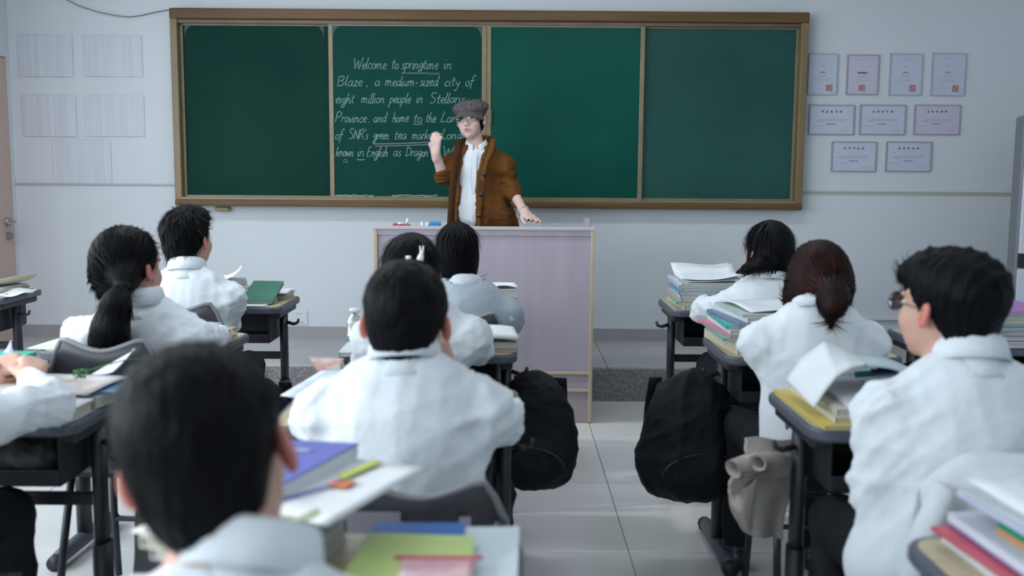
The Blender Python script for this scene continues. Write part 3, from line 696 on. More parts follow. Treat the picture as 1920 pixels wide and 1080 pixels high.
def add_hand(f, w, d, n, right, curl=.35, sc=1.0, spread=.10, curls=None, thumb_close=.3):
    w = np.array(w, float); d = np.array(d, float); d /= np.linalg.norm(d); n = np.array(n, float); n -= d*(n@d); n /= np.linalg.norm(n)
    s = np.cross(n, d)*(1 if right else -1)          # towards the thumb
    def P(a, b, c): return w+(d*a+s*b+n*c)*sc
    for b, L in ((.026, .088), (.009, .092), (-.009, .088), (-.025, .080)):
        f.cone(P(.0, b*.55, 0), P(L, b, 0), .0145*sc, .0115*sc, k=.012)
    f.cone(P(-.03, 0, 0), P(.015, 0, 0), .024*sc, .020*sc, k=.015)
    for i, (b, L, l) in enumerate(((.026, .088, .070), (.009, .092, .078), (-.009, .088, .072), (-.025, .080, .056))):
        c = curls[i] if curls else curl
        p = P(L, b, 0); ang = 0; sp = spread*(b/.026)
        for j, (fr, cc) in enumerate(((.45, 1.0), (.30, 1.25), (.25, .9))):
            ang += c*cc*.9; v = d*math.cos(ang)-n*math.sin(ang)+s*math.sin(sp)*math.cos(ang); v /= np.linalg.norm(v)
            q = p+v*l*fr*sc; r0 = (.0092, .0084, .0076)[j]; f.cone(p, q, r0*sc, (r0-.0009)*sc, k=.003); p = q
    p = P(.018, .022, -.004); q = P(.052, .046, -.012); f.cone(p, q, .0135*sc, .0105*sc, k=.012)
    q2 = P(.080-.01*thumb_close, .050-.025*thumb_close, -.018-.012*thumb_close); f.cone(q, q2, .0100*sc, .0088*sc, k=.003)
    q3 = P(.104-.012*thumb_close, .046-.04*thumb_close, -.022-.022*thumb_close); f.cone(q2, q3, .0088*sc, .0072*sc, k=.003)
def torso_prims(f, pel, nb, shL, shR, off, sw, k=.05, low=True, girth=1.0):
    u = nb-pel; L = np.linalg.norm(u); u = u/L; lat = shR-shL; lat = lat-u*(lat@u); lat /= np.linalg.norm(lat); fw = np.cross(u, lat)
    R = np.stack([lat, fw, u], 1); q = lambda t, y=0: nb-u*L*t+fw*y
    f.ell(q(.30), (.150*sw*girth+off, .098*girth+off, .15+off), R, k)
    f.ell(q(.55, .01), (.145*sw*girth+off, .105*girth+off, .17+off), R, k)
    if low:
        f.ell(q(.85, .01), (.152*girth+off, .115*girth+off, .15+off), R, k)
    f.cone(shL, shR, .050+off, .050+off, k)
    f.ell(nb-u*.050-fw*.006, (.100+off*.6, .056+off, .042+off), R, .05)
    return R, u, fw, lat
def strands(V, n, hd, count, length, width, lift, seed, flow, curl=.0, jitter=.25, mask=None, segs=4):
    """tapered locks of hair growing along the shell; returns vertices and quads"""
    rs = np.random.RandomState(seed)
    idx = np.arange(len(V)) if mask is None else np.nonzero(mask)[0]
    I = rs.choice(idx, count); p = V[I]-n[I]*.004; nn = n[I]
    fl = flow(p); t = fl-nn*(fl*nn).sum(1, keepdims=True); t /= np.linalg.norm(t, axis=1, keepdims=True)+1e-6
    d = t+nn*(lift*(.4+rs.rand(count, 1)))+rs.normal(size=(count, 3))*jitter; d /= np.linalg.norm(d, axis=1, keepdims=True)
    side = np.cross(d, nn); side /= np.linalg.norm(side, axis=1, keepdims=True)+1e-6
    L = length*(.6+.8*rs.rand(count, 1))/segs; W = width*(.6+.8*rs.rand(count, 1))
    rings = []; 
    for j in range(segs+1):
        w = W*(1-(j/segs)**1.6)*.5+.0002
        rings.append(np.stack([p-side*w, p+side*w], 1)); p = p+d*L
        d = d-nn*curl; d /= np.linalg.norm(d, axis=1, keepdims=True)
    A = np.stack(rings, 1)      # count, segs+1, 2, 3
    base = (np.arange(count)*(segs+1)*2)[:, None]; Q = []
    for j in range(segs):
        Q.append(np.concatenate([base+2*j, base+2*j+1, base+2*j+3, base+2*j+2], 1))
    return A.reshape(-1, 3), np.vstack(Q)
def raw_mesh(name, V, Q, smooth=True):
    me = bpy.data.meshes.new(name); me.vertices.add(len(V)); me.vertices.foreach_set('co', V.astype(np.float32).ravel())
    me.loops.add(4*len(Q)); me.loops.foreach_set('vertex_index', Q.astype(np.int32).ravel())
    me.polygons.add(len(Q)); me.polygons.foreach_set('loop_start', np.arange(0, 4*len(Q), 4, dtype=np.int32)); me.update(calc_edges=True)
    me.polygons.foreach_set('use_smooth', np.full(len(Q), smooth)); return me

def make_collar(R, c, rx, ry, m, parent, tilt=0, h=.036):
    R = np.array(R)@rotm(tilt, 0, 0); P = []
    for i in range(33):
        a = math.radians(90+14+332*i/32); ca, sa = math.cos(a), math.sin(a); front = max(0, sa)
        prof = [(.020, -.050), (.004, -.016), (-.001, h*.6), (0, h), (.004, h+.003), (.009, h-.002), (.013, h*.45), (.019, -.012-.010*front)]
        P.append([c+R@np.array((ca*(rx+r), sa*(ry+r), z-.014*front)) for r, z in prof])
    return MB().grid(P, .0025).build('collar', m, parent, True)

HAIR_M = {'black': (M_HAIR, M_HAIR_S), 'brown': (M_HAIR_B, M_HAIR_BS)}
def make_hair(style, R, t, base, parent, seed, color='black', h=.006, sc=1.0, strand_n=2600, tail=None):
    flo, fhi = t-np.array((.17, .19, .20 if style in ('bob', 'bun', 'long') else .17)), t+np.array((.17, .19, .18))
    if tail:
        tq = np.array([q[:3] for q in tail]); flo = np.minimum(flo, tq.min(0)-.09); fhi = np.maximum(fhi, tq.max(0)+.09)
    f = Field(flo-base, fhi-base, h)
    H = HF(f, R, t-base, sc); crown = H.p((0, -.03, .10)); flowdir = None
    def face_cut(zlow=.055, y0=.045):
        H.ell((0, .118, -.035), (.078, .070, .100), k=.015, mode='s')
    if style in ('short', 'spiky', 'quiff'):
        H.ell((0, -.020, .038), (.084, .104, .088), k=0)
        H.ell((0, -.054, -.022), (.064, .057, .070), k=.03)
        if style == 'spiky': H.ell((0, .02, .080), (.074, .080, .052), k=.02)
        if style == 'quiff':
            H.ell((0, .02, .074), (.076, .085, .052), k=.03); H.ell((.0, .068, .060), (.060, .046, .034), rotm(-18, 0, 0), k=.02)
            H.ell((0, -.046, .046), (.080, .080, .072), k=.03)
        face_cut()
        for s in (-1, 1): H.ell((s*.100, .016, -.062), (.034, .052, .070), k=.012, mode='s')
        H.ell((0, .02, -.105), (.12, .062, .060), k=.01, mode='s')
        L, lift, wd, jit, curl = (.030, .10, .0036, .12, .14)
        if style == 'spiky': L, lift, jit = .038, .32, .22
        if style == 'quiff': L, lift, jit, curl = .030, .02, .06, .20
        fl = lambda p: (p-crown)*np.array((1, 1, 1))+np.array((0, 0, -.02))
    elif style in ('bob', 'long'):
        H.ell((0, -.020, .034), (.085, .104, .090), k=0)
        H.ell((0, -.050, -.030), (.082, .066, .092), k=.04)
        for s in (-1, 1): H.ell((s*.062, -.006, -.050), (.026, .050, .070), k=.03)
        face_cut(); L, lift, wd, jit, curl = .080, .0, .0050, .03, .16
        fl = lambda p: (p-crown)*np.array((.4, .4, 1))+np.array((0, 0, -.10))
    elif style in ('pony', 'bun'):
        H.ell((0, -.020, .034), (.082, .103, .089), k=0)
        H.ell((0, -.055, -.022), (.070, .056, .075), k=.04)
        if style == 'bun':
            H.ell((0, -.040, -.025), (.090, .078, .100), k=.04)
            for s in (-1, 1): H.ell((s*.060, .005, -.050), (.030, .050, .060), k=.03)
        face_cut()
        tie = np.array(tail[0][:3])-base
        H.ell(tuple(R.T@((tie-(t-base)))/sc*.72), (.035, .035, .035), k=.04)
        fl = lambda p: (tie-p); L, lift, wd, jit, curl = .06, .0, .0045, .025, .17
    elif style == 'cap':
        H.ell((0, -.025, .020), (.080, .098, .080), k=0); H.ell((0, -.050, -.030), (.068, .054, .062), k=.03)
        for s in (-1, 1): H.ell((s*.068, .010, -.012), (.014, .020, .030), k=.01)
        H.ell((0, .122, -.035), (.076, .066, .100), k=.010, mode='s'); L, lift, wd, jit, curl = .03, .1, .004, .1, .1
        fl = lambda p: (p-crown)+np.array((0, 0, -.05))
    masks = None
    if tail and len(tail) > 1:
        pts = [np.array(q[:3])-base for q in tail]; rr = [q[3] for q in tail]
        for i in range(len(pts)-1): f.cone(pts[i], pts[i+1], rr[i], rr[i+1], k=.02)
    V, Q = f.extract()
    amp = {'short': .0035, 'spiky': .006, 'quiff': .007}.get(style, .002)
    me, V, n = quadmesh('hair', V, Q, lambda P: fold(P, amp, 70 if style in ('short', 'spiky', 'quiff') else 90, seed, (1, 1, .35 if style in ('short','spiky','quiff') else .12)), 1)
    m1, m2 = HAIR_M[color]
    hair = link('hair', me, m1, parent)
    if strand_n:
        if tail and len(tail) > 1:
            tp = np.array([q[:3] for q in tail])-base; zt = tp[0][2]
            def fl2(p, fl=fl):
                d = fl(p); D = np.linalg.norm(p[:, None, :]-tp[None], axis=2).argmin(1); D = np.minimum(D, len(tp)-2)
                seg = tp[D+1]-tp[D]; near = (np.linalg.norm(p-tp[D], axis=1) < .09) & (p[:, 2] < zt+.01)
                return np.where(near[:, None], seg, d)
            ff = fl2
        else: ff = fl
        A, SQ = strands(V, n, None, strand_n, L*sc, wd, lift, seed, ff, curl, jit, mask=(np.linalg.norm(V-(t-base), axis=1) < .128) if (tail and style == 'bob') else None)
        link('hair_strands', raw_mesh('strands', A, SQ), m2, hair)
    if style in ('pony', 'bun') and tail:
        tie = np.array(tail[0][:3])-base
        axis = (np.array(tail[1][:3])-np.array(tail[0][:3])); axis /= np.linalg.norm(axis)
        MB().tube([tie-axis*.006, tie+axis*.010], tail[0][3]*1.12, 14).build('hair_tie', M_BAG, hair, True)
    return hair

def person(label, base, head, yaw=0, pitch=0, roll=0, nb=None, pel=None, sw=1.0, shL=None, shR=None, eL=None, eR=None, wL=None, wR=None,
           hL=None, hR=None, style='short', color='black', shirt=M_SHIRT, seed=1, res=.0065, sres=.009, tail=None, vest=None, collar=True, girth=1.0,
           hs=1.0, legs='sit', strand_n=2600, face=False, glasses=False, body_extra=None, amp=.010, cloth_extra=None):
    base = np.array((base[0], base[1], 0.0)); head = np.array(head, float)
    P = empty('person', base, 0, label, 'person', 'students seated at their desks' if legs == 'sit' else None)
    nb = head+np.array((0, -.045, -.14)) if nb is None else np.array(nb, float)
    pel = np.array((nb[0]*.6+base[0]*.4, nb[1]-.05, .53)) if pel is None else np.array(pel, float)
    shL = nb+np.array((-.158*sw, .0, -.112)) if shL is None else np.array(shL, float)
    shR = nb+np.array((.158*sw, .0, -.112)) if shR is None else np.array(shR, float)
    D = lambda v, dflt: np.array(dflt if v is None else v, float)
    eL = D(eL, nb+np.array((-.25, .20, -.27))); eR = D(eR, nb+np.array((.25, .20, -.27)))
    wL = D(wL, (nb[0]-.06, nb[1]+.40, .80)); wR = D(wR, (nb[0]+.06, nb[1]+.40, .80))
    lo = np.minimum.reduce([eL, eR, wL, wR, head-.16, pel-.25, nb])-.14; hi = np.maximum.reduce([eL, eR, wL, wR, head+.15, pel+.1, nb])+.14
    if legs == 'sit':
        fl = pel[2]-.04; kn = [np.array((pel[0]+s*.12, pel[1]+.42, .505)) for s in (-1, 1)]; an = [np.array((pel[0]+s*.13, pel[1]+.44, .09)) for s in (-1, 1)]
        hp = [pel+np.array((s*.085, .02, -.03)) for s in (-1, 1)]; hi[1] = max(hi[1], pel[1]+.56)
    else:
        kn = [np.array((pel[0]+s*.095, pel[1]+.0, .71)) for s in (-1, 1)]; an = [np.array((pel[0]+s*.10, pel[1]+.0, .30)) for s in (-1, 1)]
        hp = [pel+np.array((s*.085, .0, -.05)) for s in (-1, 1)]
    zf = .0 if legs == 'sit' else .214
    lo[2] = zf
    R, t = hframe(head, yaw, pitch, roll)
    # --- the body: one continuous surface
    f = Field(lo-base, hi-base, res); H = HF(f, R, t-base, hs); b3 = base
    head_prims(H)
    f.cone(H.p((0, -.030, -.045)), nb-b3+np.array((0, -.005, -.02)), .053*hs, .057*hs, k=.03)
    torso_prims(f, pel-b3, nb-b3, shL-b3, shR-b3, -.004, sw, girth=girth)
    for a, e, w, hh, rt in ((shL, eL, wL, hL, False), (shR, eR, wR, hR, True)):
        f.cone(a-b3, e-b3, .046, .036, k=.03); f.cone(e-b3, w-b3, .036, .024, k=.02)
        kw = dict(hh) if hh else {}
        dd = kw.pop('d', None); dd = (w-e)/np.linalg.norm(w-e) if dd is None else np.array(dd, float)
        nn = kw.pop('n', (0, 0, 1))
        add_hand(f, w-b3, dd, nn, rt, **kw)
    for a, k_, n_ in zip(hp, kn, an):
        f.cone(a-b3, k_-b3, .074, .052, k=.03); f.cone(k_-b3, n_-b3, .050, .036, k=.02)
        f.cone(n_-b3-np.array((0, .02, .035)), n_-b3+np.array((0, .13*(1 if legs == 'sit' else -1), -.050)), .034, .026, k=.02)
    V, Q = f.extract(); me, V, n = quadmesh('body', V, Q, None, 1)
    C = np.ones((len(V), 3))
    for s in (-1, 1):
        dd = np.linalg.norm((V-H.p((s*.084, -.01, -.012)))@R/np.array((.018, .030, .042)), axis=1); w = np.clip(1.35-dd, 0, 1)[:, None]
        C = C*(1-w)+w*np.array((1.05, .50, .50))  # ear flush, deepened by the red of light shining through, painted into the colour
    dd = np.linalg.norm((V-H.p((0, .095, -.066)))@R/np.array((.025, .02, .013)), axis=1); w = np.clip(1.3-dd, 0, 1)[:, None]*.7
    C = C*(1-w)+w*np.array((.80, .45, .45))
    set_col(me, C); body = link('body', me, M_SKIN, P)
    # --- shirt
    lo2, hi2 = lo.copy(), hi.copy(); lo2[2] = pel[2]-.12; hi2[2] = max(nb[2], eL[2], eR[2], wL[2], wR[2], shL[2], shR[2])+.12
    f = Field(lo2-b3, hi2-b3, sres); Rt, u, fw, lat = torso_prims(f, pel-b3, nb-b3, shL-b3, shR-b3, .014, sw, girth=girth)
    for a, e, w in ((shL, eL, wL), (shR, eR, wR)):
        f.cone(a-b3, e-b3, .061, .056, k=.045); f.cone(e-b3, w-b3, .054, .036, k=.03)
    if cloth_extra: cloth_extra(f, b3)
    V, Q = f.extract()
    E = [(x-b3) for x in (eL, eR, shL, shR)]
    def disp(Vv):
        w = np.full(len(Vv), .15)
        for q in E: w = np.maximum(w, np.clip(1.3-np.linalg.norm(Vv-q, axis=1)/.15, 0, 1))
        return fold(Vv, amp*1.5, 34, seed, (.7, .5, .8))*w + fold(Vv, amp*.7, 70, seed+9, (.6, .7, .9))*w**2 + fold(Vv, amp*.6, 15, seed+5, (1, 1, .45))
    me, V, n = quadmesh('shirt', V, Q, disp, 2); sh = link('shirt', me, shirt, P)
    ax = np.cross(u, (0, 0, 1.0))
    if collar: make_collar(Rt, nb-b3+u*.008-fw*.004, .060, .064, shirt, sh, tilt=-8)
    if vest is not None:
        f = Field(lo2-b3, hi2-b3, sres); torso_prims(f, pel-b3, nb-b3, shL-b3, shR-b3, .022, sw, girth=girth)
        for a in (shL, shR): f.cone(a-b3, a-b3+np.array((0, 0, -.03)), .066, .070, k=.03)
        f.ell(nb-b3+u*.02, (.082, .080, .050), Rt, k=.01, mode='s')
        V, Q = f.extract(); me, V, n = quadmesh('vest', V, Q, lambda X: fold(X, .005, 20, seed+3), 2); link('vest', me, vest, P)
    # --- trousers and shoes
    z1 = pel[2]+.03
    lo3 = np.array((min(a[0] for a in kn)-.14, min(pel[1], kn[0][1])-.24, zf)); hi3 = np.array((max(a[0] for a in kn)+.14, max(a[1] for a in kn)+.16, pel[2]+.10)); lo3[0] = min(lo3[0], pel[0]-.22); hi3[0] = max(hi3[0], pel[0]+.22)
    f = Field(lo3-b3, hi3-b3, .011)
    f.ell(pel-b3+np.array((0, 0, -.02)), (.155, .120, .095), None, k=.03)
    for a, k_, n_ in zip(hp, kn, an): f.cone(a-b3, k_-b3, .086, .066, k=.03); f.cone(k_-b3, n_-b3, .062, .050, k=.03)
    V, Q = f.extract(); me, V, n = quadmesh('trousers', V, Q, lambda X: fold(X, .006, 20, seed+2), 2); link('trousers', me, M_TROUSER, P)
    for n_ in an:
        f = Field(n_-b3-np.array((.06, .2, .1)), n_-b3+np.array((.06, .25, .06)), .008); sgn = 1 if legs == 'sit' else -1
        z = zf+.035-n_[2]
        f.cone(n_-b3+np.array((0, -.04*sgn, z)), n_-b3+np.array((0, .14*sgn, z-.004)), .040, .034, k=0); f.cone(n_-b3, n_-b3+np.array((0, .02*sgn, z)), .045, .042, k=.02)
        f.cut(n_-b3+np.array((0, 0, zf+.004-n_[2])), (0, 0, -1))
        V, Q = f.extract(); me, V, n = quadmesh('shoe', V, Q, None, 1); link('shoe', me, M_SHOE, P)
    make_hair(style, R, t, b3, P, seed, color, res if res < .006 else .006, hs, strand_n, tail)
    if face:
        M_EYE = mat('eye_white', (0.62, 0.60, 0.58), .2); M_IRIS = mat('iris', (0.02, 0.012, 0.01), .15)
        for s in (-1, 1):
            e = MB(); bm = bmesh.new(); bmesh.ops.create_uvsphere(bm, u_segments=14, v_segments=10, radius=.0115); c = np.array((s*.031, .079, .003))
            e.add([tuple(R@((np.array(v.co)*(1.15, 1, .62)+c)*hs)+t-b3) for v in bm.verts], [[v.index for v in q.verts] for q in bm.faces]); bm.free()
            eye = e.build('eye', M_EYE, P, True); i_ = MB()
            bm = bmesh.new(); bmesh.ops.create_uvsphere(bm, u_segments=12, v_segments=8, radius=.0068); c = np.array((s*.031, .0856, .003))
            i_.add([tuple(R@((np.array(v.co)*(1, .8, .95)+c)*hs)+t-b3) for v in bm.verts], [[v.index for v in q.verts] for q in bm.faces]); bm.free()
            i_.build('iris', M_IRIS, eye, True)
            hp_ = lambda c: tuple(R@(np.array(c)*hs)+t-b3)
            MB().tube([hp_((s*.014, .0985, .019)), hp_((s*.030, .0985, .0245)), hp_((s*.048, .086, .019))], [.0026, .0032, .0014], 6).build('eyebrow', M_HAIR, P, True)
            MB().tube([hp_((s*.017, .0895, .006)), hp_((s*.031, .0925, .0108)), hp_((s*.046, .083, .006))], [.0012, .0016, .001], 6).build('eyelid', M_HAIR, P, True)
        MB().tube([tuple(R@(np.array(c)*hs)+t-b3) for c in ((-.016, .094, -.0655), (0, .0995, -.0655), (.016, .094, -.0655))], [.001, .0028 if glasses == 'round' else .0016, .001], 6).build('mouth', mat('mouth_dark', (0.10, 0.03, 0.03), .5), P, True)
    if glasses:
        MG = mat('glasses_frame', (0.03, 0.03, 0.035) if glasses != 'round' else (0.35, 0.28, 0.26), .3); g = MB(); gl = MB()
        hp_ = lambda c: Vector(R@(np.array(c)*hs)+t-b3)
        for s in (-1, 1):
            ring = [hp_((s*.033+.023*math.cos(a)*1.05, .108-abs(.023*math.cos(a)+.0*s)*.10, .001+.020*math.sin(a))) for a in [2*math.pi*k/20 for k in range(21)]]
            g.tube(ring, .0014, 6); g.tube([hp_((s*.057, .103, .006)), hp_((s*.075, .06, .006)), hp_((s*.083, .0, .002)), hp_((s*.083, -.02, -.012))], .0014, 6)
            gl.add([tuple(v) for v in ring[:20]], [tuple(range(20))])
        g.tube([hp_((-.011, .108, .004)), hp_((0, .111, .007)), hp_((.011, .108, .004))], .0014, 6)
        go = g.build('glasses', MG, P, True); gl.build('lens', mat('lens_glass', (1, 1, 1), .0, trans=1.0, spec=.3), go)
    return P, Rt, nb, b3, (R, t)
# ------------------------------------------------------------------ the students
A = lambda x, y, d: np.array(at(x, y, d))
def hc(px, py, d, dz=.128): p = A(px, py, d); p[2] -= dz; return p      # head centre under the top of the head

# nearest boy, out of focus, head leaning to the left
h = hc(372, 648, 1.08); h = h+np.array((.012, -.01, .004))
person('person seen from behind, nearest and blurred, short black hair, red ears, head leaning left', (-.33, .98), h, yaw=4, pitch=-6, roll=-13,
       nb=A(474, 1064, 1.02), sw=.9, seed=3, strand_n=4200, res=.005, style='short', hs=1.06,
       eL=(-.55, 1.00, .64), eR=(-.10, 1.00, .64), wL=(-.42, 1.22, .63), wR=(-.25, 1.22, .63), shL=(-.425, 1.0, .835), shR=(-.135, 1.0, .835), pel=(-.31, .88, .52))
# broad-backed boy in the middle, right hand at his chin
h = hc(762, 488, 2.02)
person('person seen from behind in the centre, short black hair, broad white-shirted back', (-.22, 1.98), h+np.array((0,0,0)), yaw=-3, pitch=-4, roll=1,
       nb=A(760, 673, 1.99), sw=1.02, seed=8, strand_n=4000, res=.005, sres=.008, style='short', girth=1.0, hs=1.04,
       eL=A(590, 790, 2.16), eR=A(938, 790, 2.14), wL=(-.30, 2.42, .80), wR=A(842, 716, 2.16), hR=dict(d=(-.35, -.1, .95), n=(.6, -.8, 0), curl=.5, spread=.2), pel=(-.20, 1.91, .53), amp=.011)
# clip girl behind him
h = hc(772, 432, 2.98)
clip = person('person with dark hair and small white rabbit hair clip, mostly hidden behind the centre boy', (-.28, 2.93), h, yaw=0, pitch=-2, roll=0,
       nb=A(790, 566, 2.94), sw=.94, seed=12, strand_n=2600, style='bob', girth=.9, eR=A(893, 655, 3.12), wR=A(872, 662, 3.30), hR=dict(d=(-.3, .9, 0), curl=.2), eL=A(690, 680, 3.12), wL=(-.40, 3.35, .80), amp=.008)
# front centre girl, grey vest
h = hc(858, 413, 4.05)
person('person in the front centre seat, straight black bob, white collar over a grey vest', (-.22, 4.02), h, yaw=0, pitch=-2, nb=A(872, 540, 4.0), sw=1.08, seed=15,
       style='bob', shirt=M_SHIRT2, vest=M_VEST, eR=A(962, 610, 4.2)+np.array((-.05, 0, 0)), eL=(-.50, 4.22, .80), girth=1.0, hs=1.0)
# front left boy
h = hc(350, 390, 3.93)
person('person in the front left seat, spiky black hair, white shirt, looking up to the right', (-1.25, 3.9), h, yaw=-14, pitch=3, roll=0, nb=A(352, 508, 3.88), sw=1.05, seed=21,
       style='spiky', eR=A(425, 612, 4.10), eL=A(285, 610, 4.10), shirt=M_SHIRT, hs=1.06, strand_n=3200)
# ponytail girl
h = hc(238, 422, 2.93); tie = A(228, 535, 2.775)
person('person with long black ponytail leaning on the second-row left desk in white shirt', (-1.13, 2.88), h, yaw=-20, pitch=-2, roll=2, nb=A(262, 566, 2.92), pel=(-1.10, 2.98, .53), sw=1.0, seed=27,
       style='pony', eL=A(150, 625, 3.02), wL=A(135, 650, 3.22), eR=A(385, 640, 3.05)+np.array((0, 0, .0)), wR=A(418, 628, 3.42), girth=.95, hs=1.05, strand_n=5200,
       tail=[(*tie, .020), (*A(218, 572, 2.745), .040), (*A(208, 612, 2.745), .050), (*A(205, 640, 2.775), .055), (*A(204, 668, 2.80), .046), (*A(203, 690, 2.81), .03)])
# student at the left edge: folded hands
person('person at the left edge, only white sleeve and clasped hands on the desk visible', (-1.40, 2.02), (-1.36, 2.02, 1.08), yaw=-5, seed=31, style='short', sw=1.05, res=.005,
       nb=(-1.36, 1.98, .91), eR=A(88, 756, 2.22), wR=A(58, 712, 2.43), hR=dict(d=(-.30, .85, .35), n=(.45, -.3, .85), curl=.75, thumb_close=.8), eL=(-1.62, 2.25, .81), wL=A(-30, 690, 2.52),
       hL=dict(d=(.95, .0, .15), n=(0, -.6, .8), curl=.8, thumb_close=.8), amp=.012, girth=1.0)
# front right girl
h = hc(1440, 410, 3.98)
person('person in the front right seat with black hair falling over one shoulder, white shirt', (.98, 3.95), h, yaw=26, pitch=-3, nb=A(1440, 526, 3.94), sw=1.0, seed=36,
       style='bob', tail=[(*A(1452, 494, 3.90), .034), (*A(1425, 497, 3.86), .028), (*A(1400, 505, 3.88), .020), (*A(1382, 511, 3.93), .008)], eL=A(1318, 583, 4.12), wL=(.86, 4.34, .80), eR=A(1500, 600, 4.1), shirt=M_SHIRT, girth=1.0, face=True)
# brown hair, low bun
h = hc(1532, 450, 2.96); tie = A(1560, 548, 2.84)
person('person with reddish-brown hair in a low bun, leaning forward in a white shirt', (.93, 2.92), h, yaw=6, pitch=-8, roll=3, nb=A(1530, 575, 2.90), sw=1.02, seed=41,
       style='bun', color='brown', eL=A(1452, 640, 3.08), wL=A(1520, 640, 3.28), eR=A(1612, 650, 3.05), girth=1.02, strand_n=4200, hs=1.05,
       tail=[(*tie, .034), (*A(1562, 560, 2.755), .044), (*A(1560, 578, 2.74), .036)])
# profile student on the right
h = hc(1784, 464, 2.04)
rp = person('person on the right with voluminous black hair and glasses turned to the left, white shirt', (.93, 2.0), h+np.array((-.0, 0, 0)), yaw=27, pitch=2, roll=0, nb=A(1815, 676, 2.0), sw=1.08, seed=47,
       style='quiff', eL=A(1640, 915, 1.98), wL=A(1705, 1000, 2.20), eR=(1.30, 2.16, .80), girth=1.0, strand_n=5500, hs=1.0, res=.005, sres=.008, face=True, glasses=True, pel=(.93, 1.92, .53), amp=.011, cloth_extra=lambda f, b: f.ell(np.array((.84, 1.93, .56))-b, (.15, .13, .13), None, .05))
# white rabbit clip in the hair
hr = [c for c in clip[0].children if c.name.startswith('hair')][0]
pc = at(790, 480, 2.835); cb = MB(); w0 = Vector(pc)-Vector(clip[0].location)
cb.tube([w0+Vector((-.004, 0, -.012)), w0+Vector((.0, 0, .004))], [.011, .008], 8); cb.tube([w0+Vector((0, 0, .0)), w0+Vector((.002, 0, .016))], [.006, .006], 8)
cb.tube([w0+Vector((-.002, 0, .014)), w0+Vector((-.004, 0, .030))], [.0035, .002], 6); cb.tube([w0+Vector((.005, 0, .014)), w0+Vector((.006, 0, .030))], [.0035, .002], 6)
cb.tube([w0+Vector((-.045, 0, -.006)), w0+Vector((-.030, 0, -.004))], [.006, .005], 8)
c_ = cb.build('hair_clip', M_WHITE, clip[0], True); c_['label'] = 'small white rabbit-shaped hair clip'

# ------------------------------------------------------------------ the teacher (turned towards the camera: faces -Y)
def teacher():
    head = np.array((-.258, 5.97, 1.683)); nbp = np.array((-.222, 5.99, 1.515)); pel = np.array((-.20, 6.0, 1.05))
    shL = np.array((-.052, 5.985, 1.405)); shR = np.array((-.372, 5.965, 1.395))      # her left shoulder is on the picture's right
    eL = A(957, 352, 5.98); wL = np.array(A(983, 397, 5.80)); eR = A(831, 330, 5.93); wR = A(817, 288, 5.86)
    return head, nbp, pel, shL, shR, eL, wL, eR, wR
hd_, nb_, pel_, sL_, sR_, eL_, wL_, eR_, wR_ = teacher()
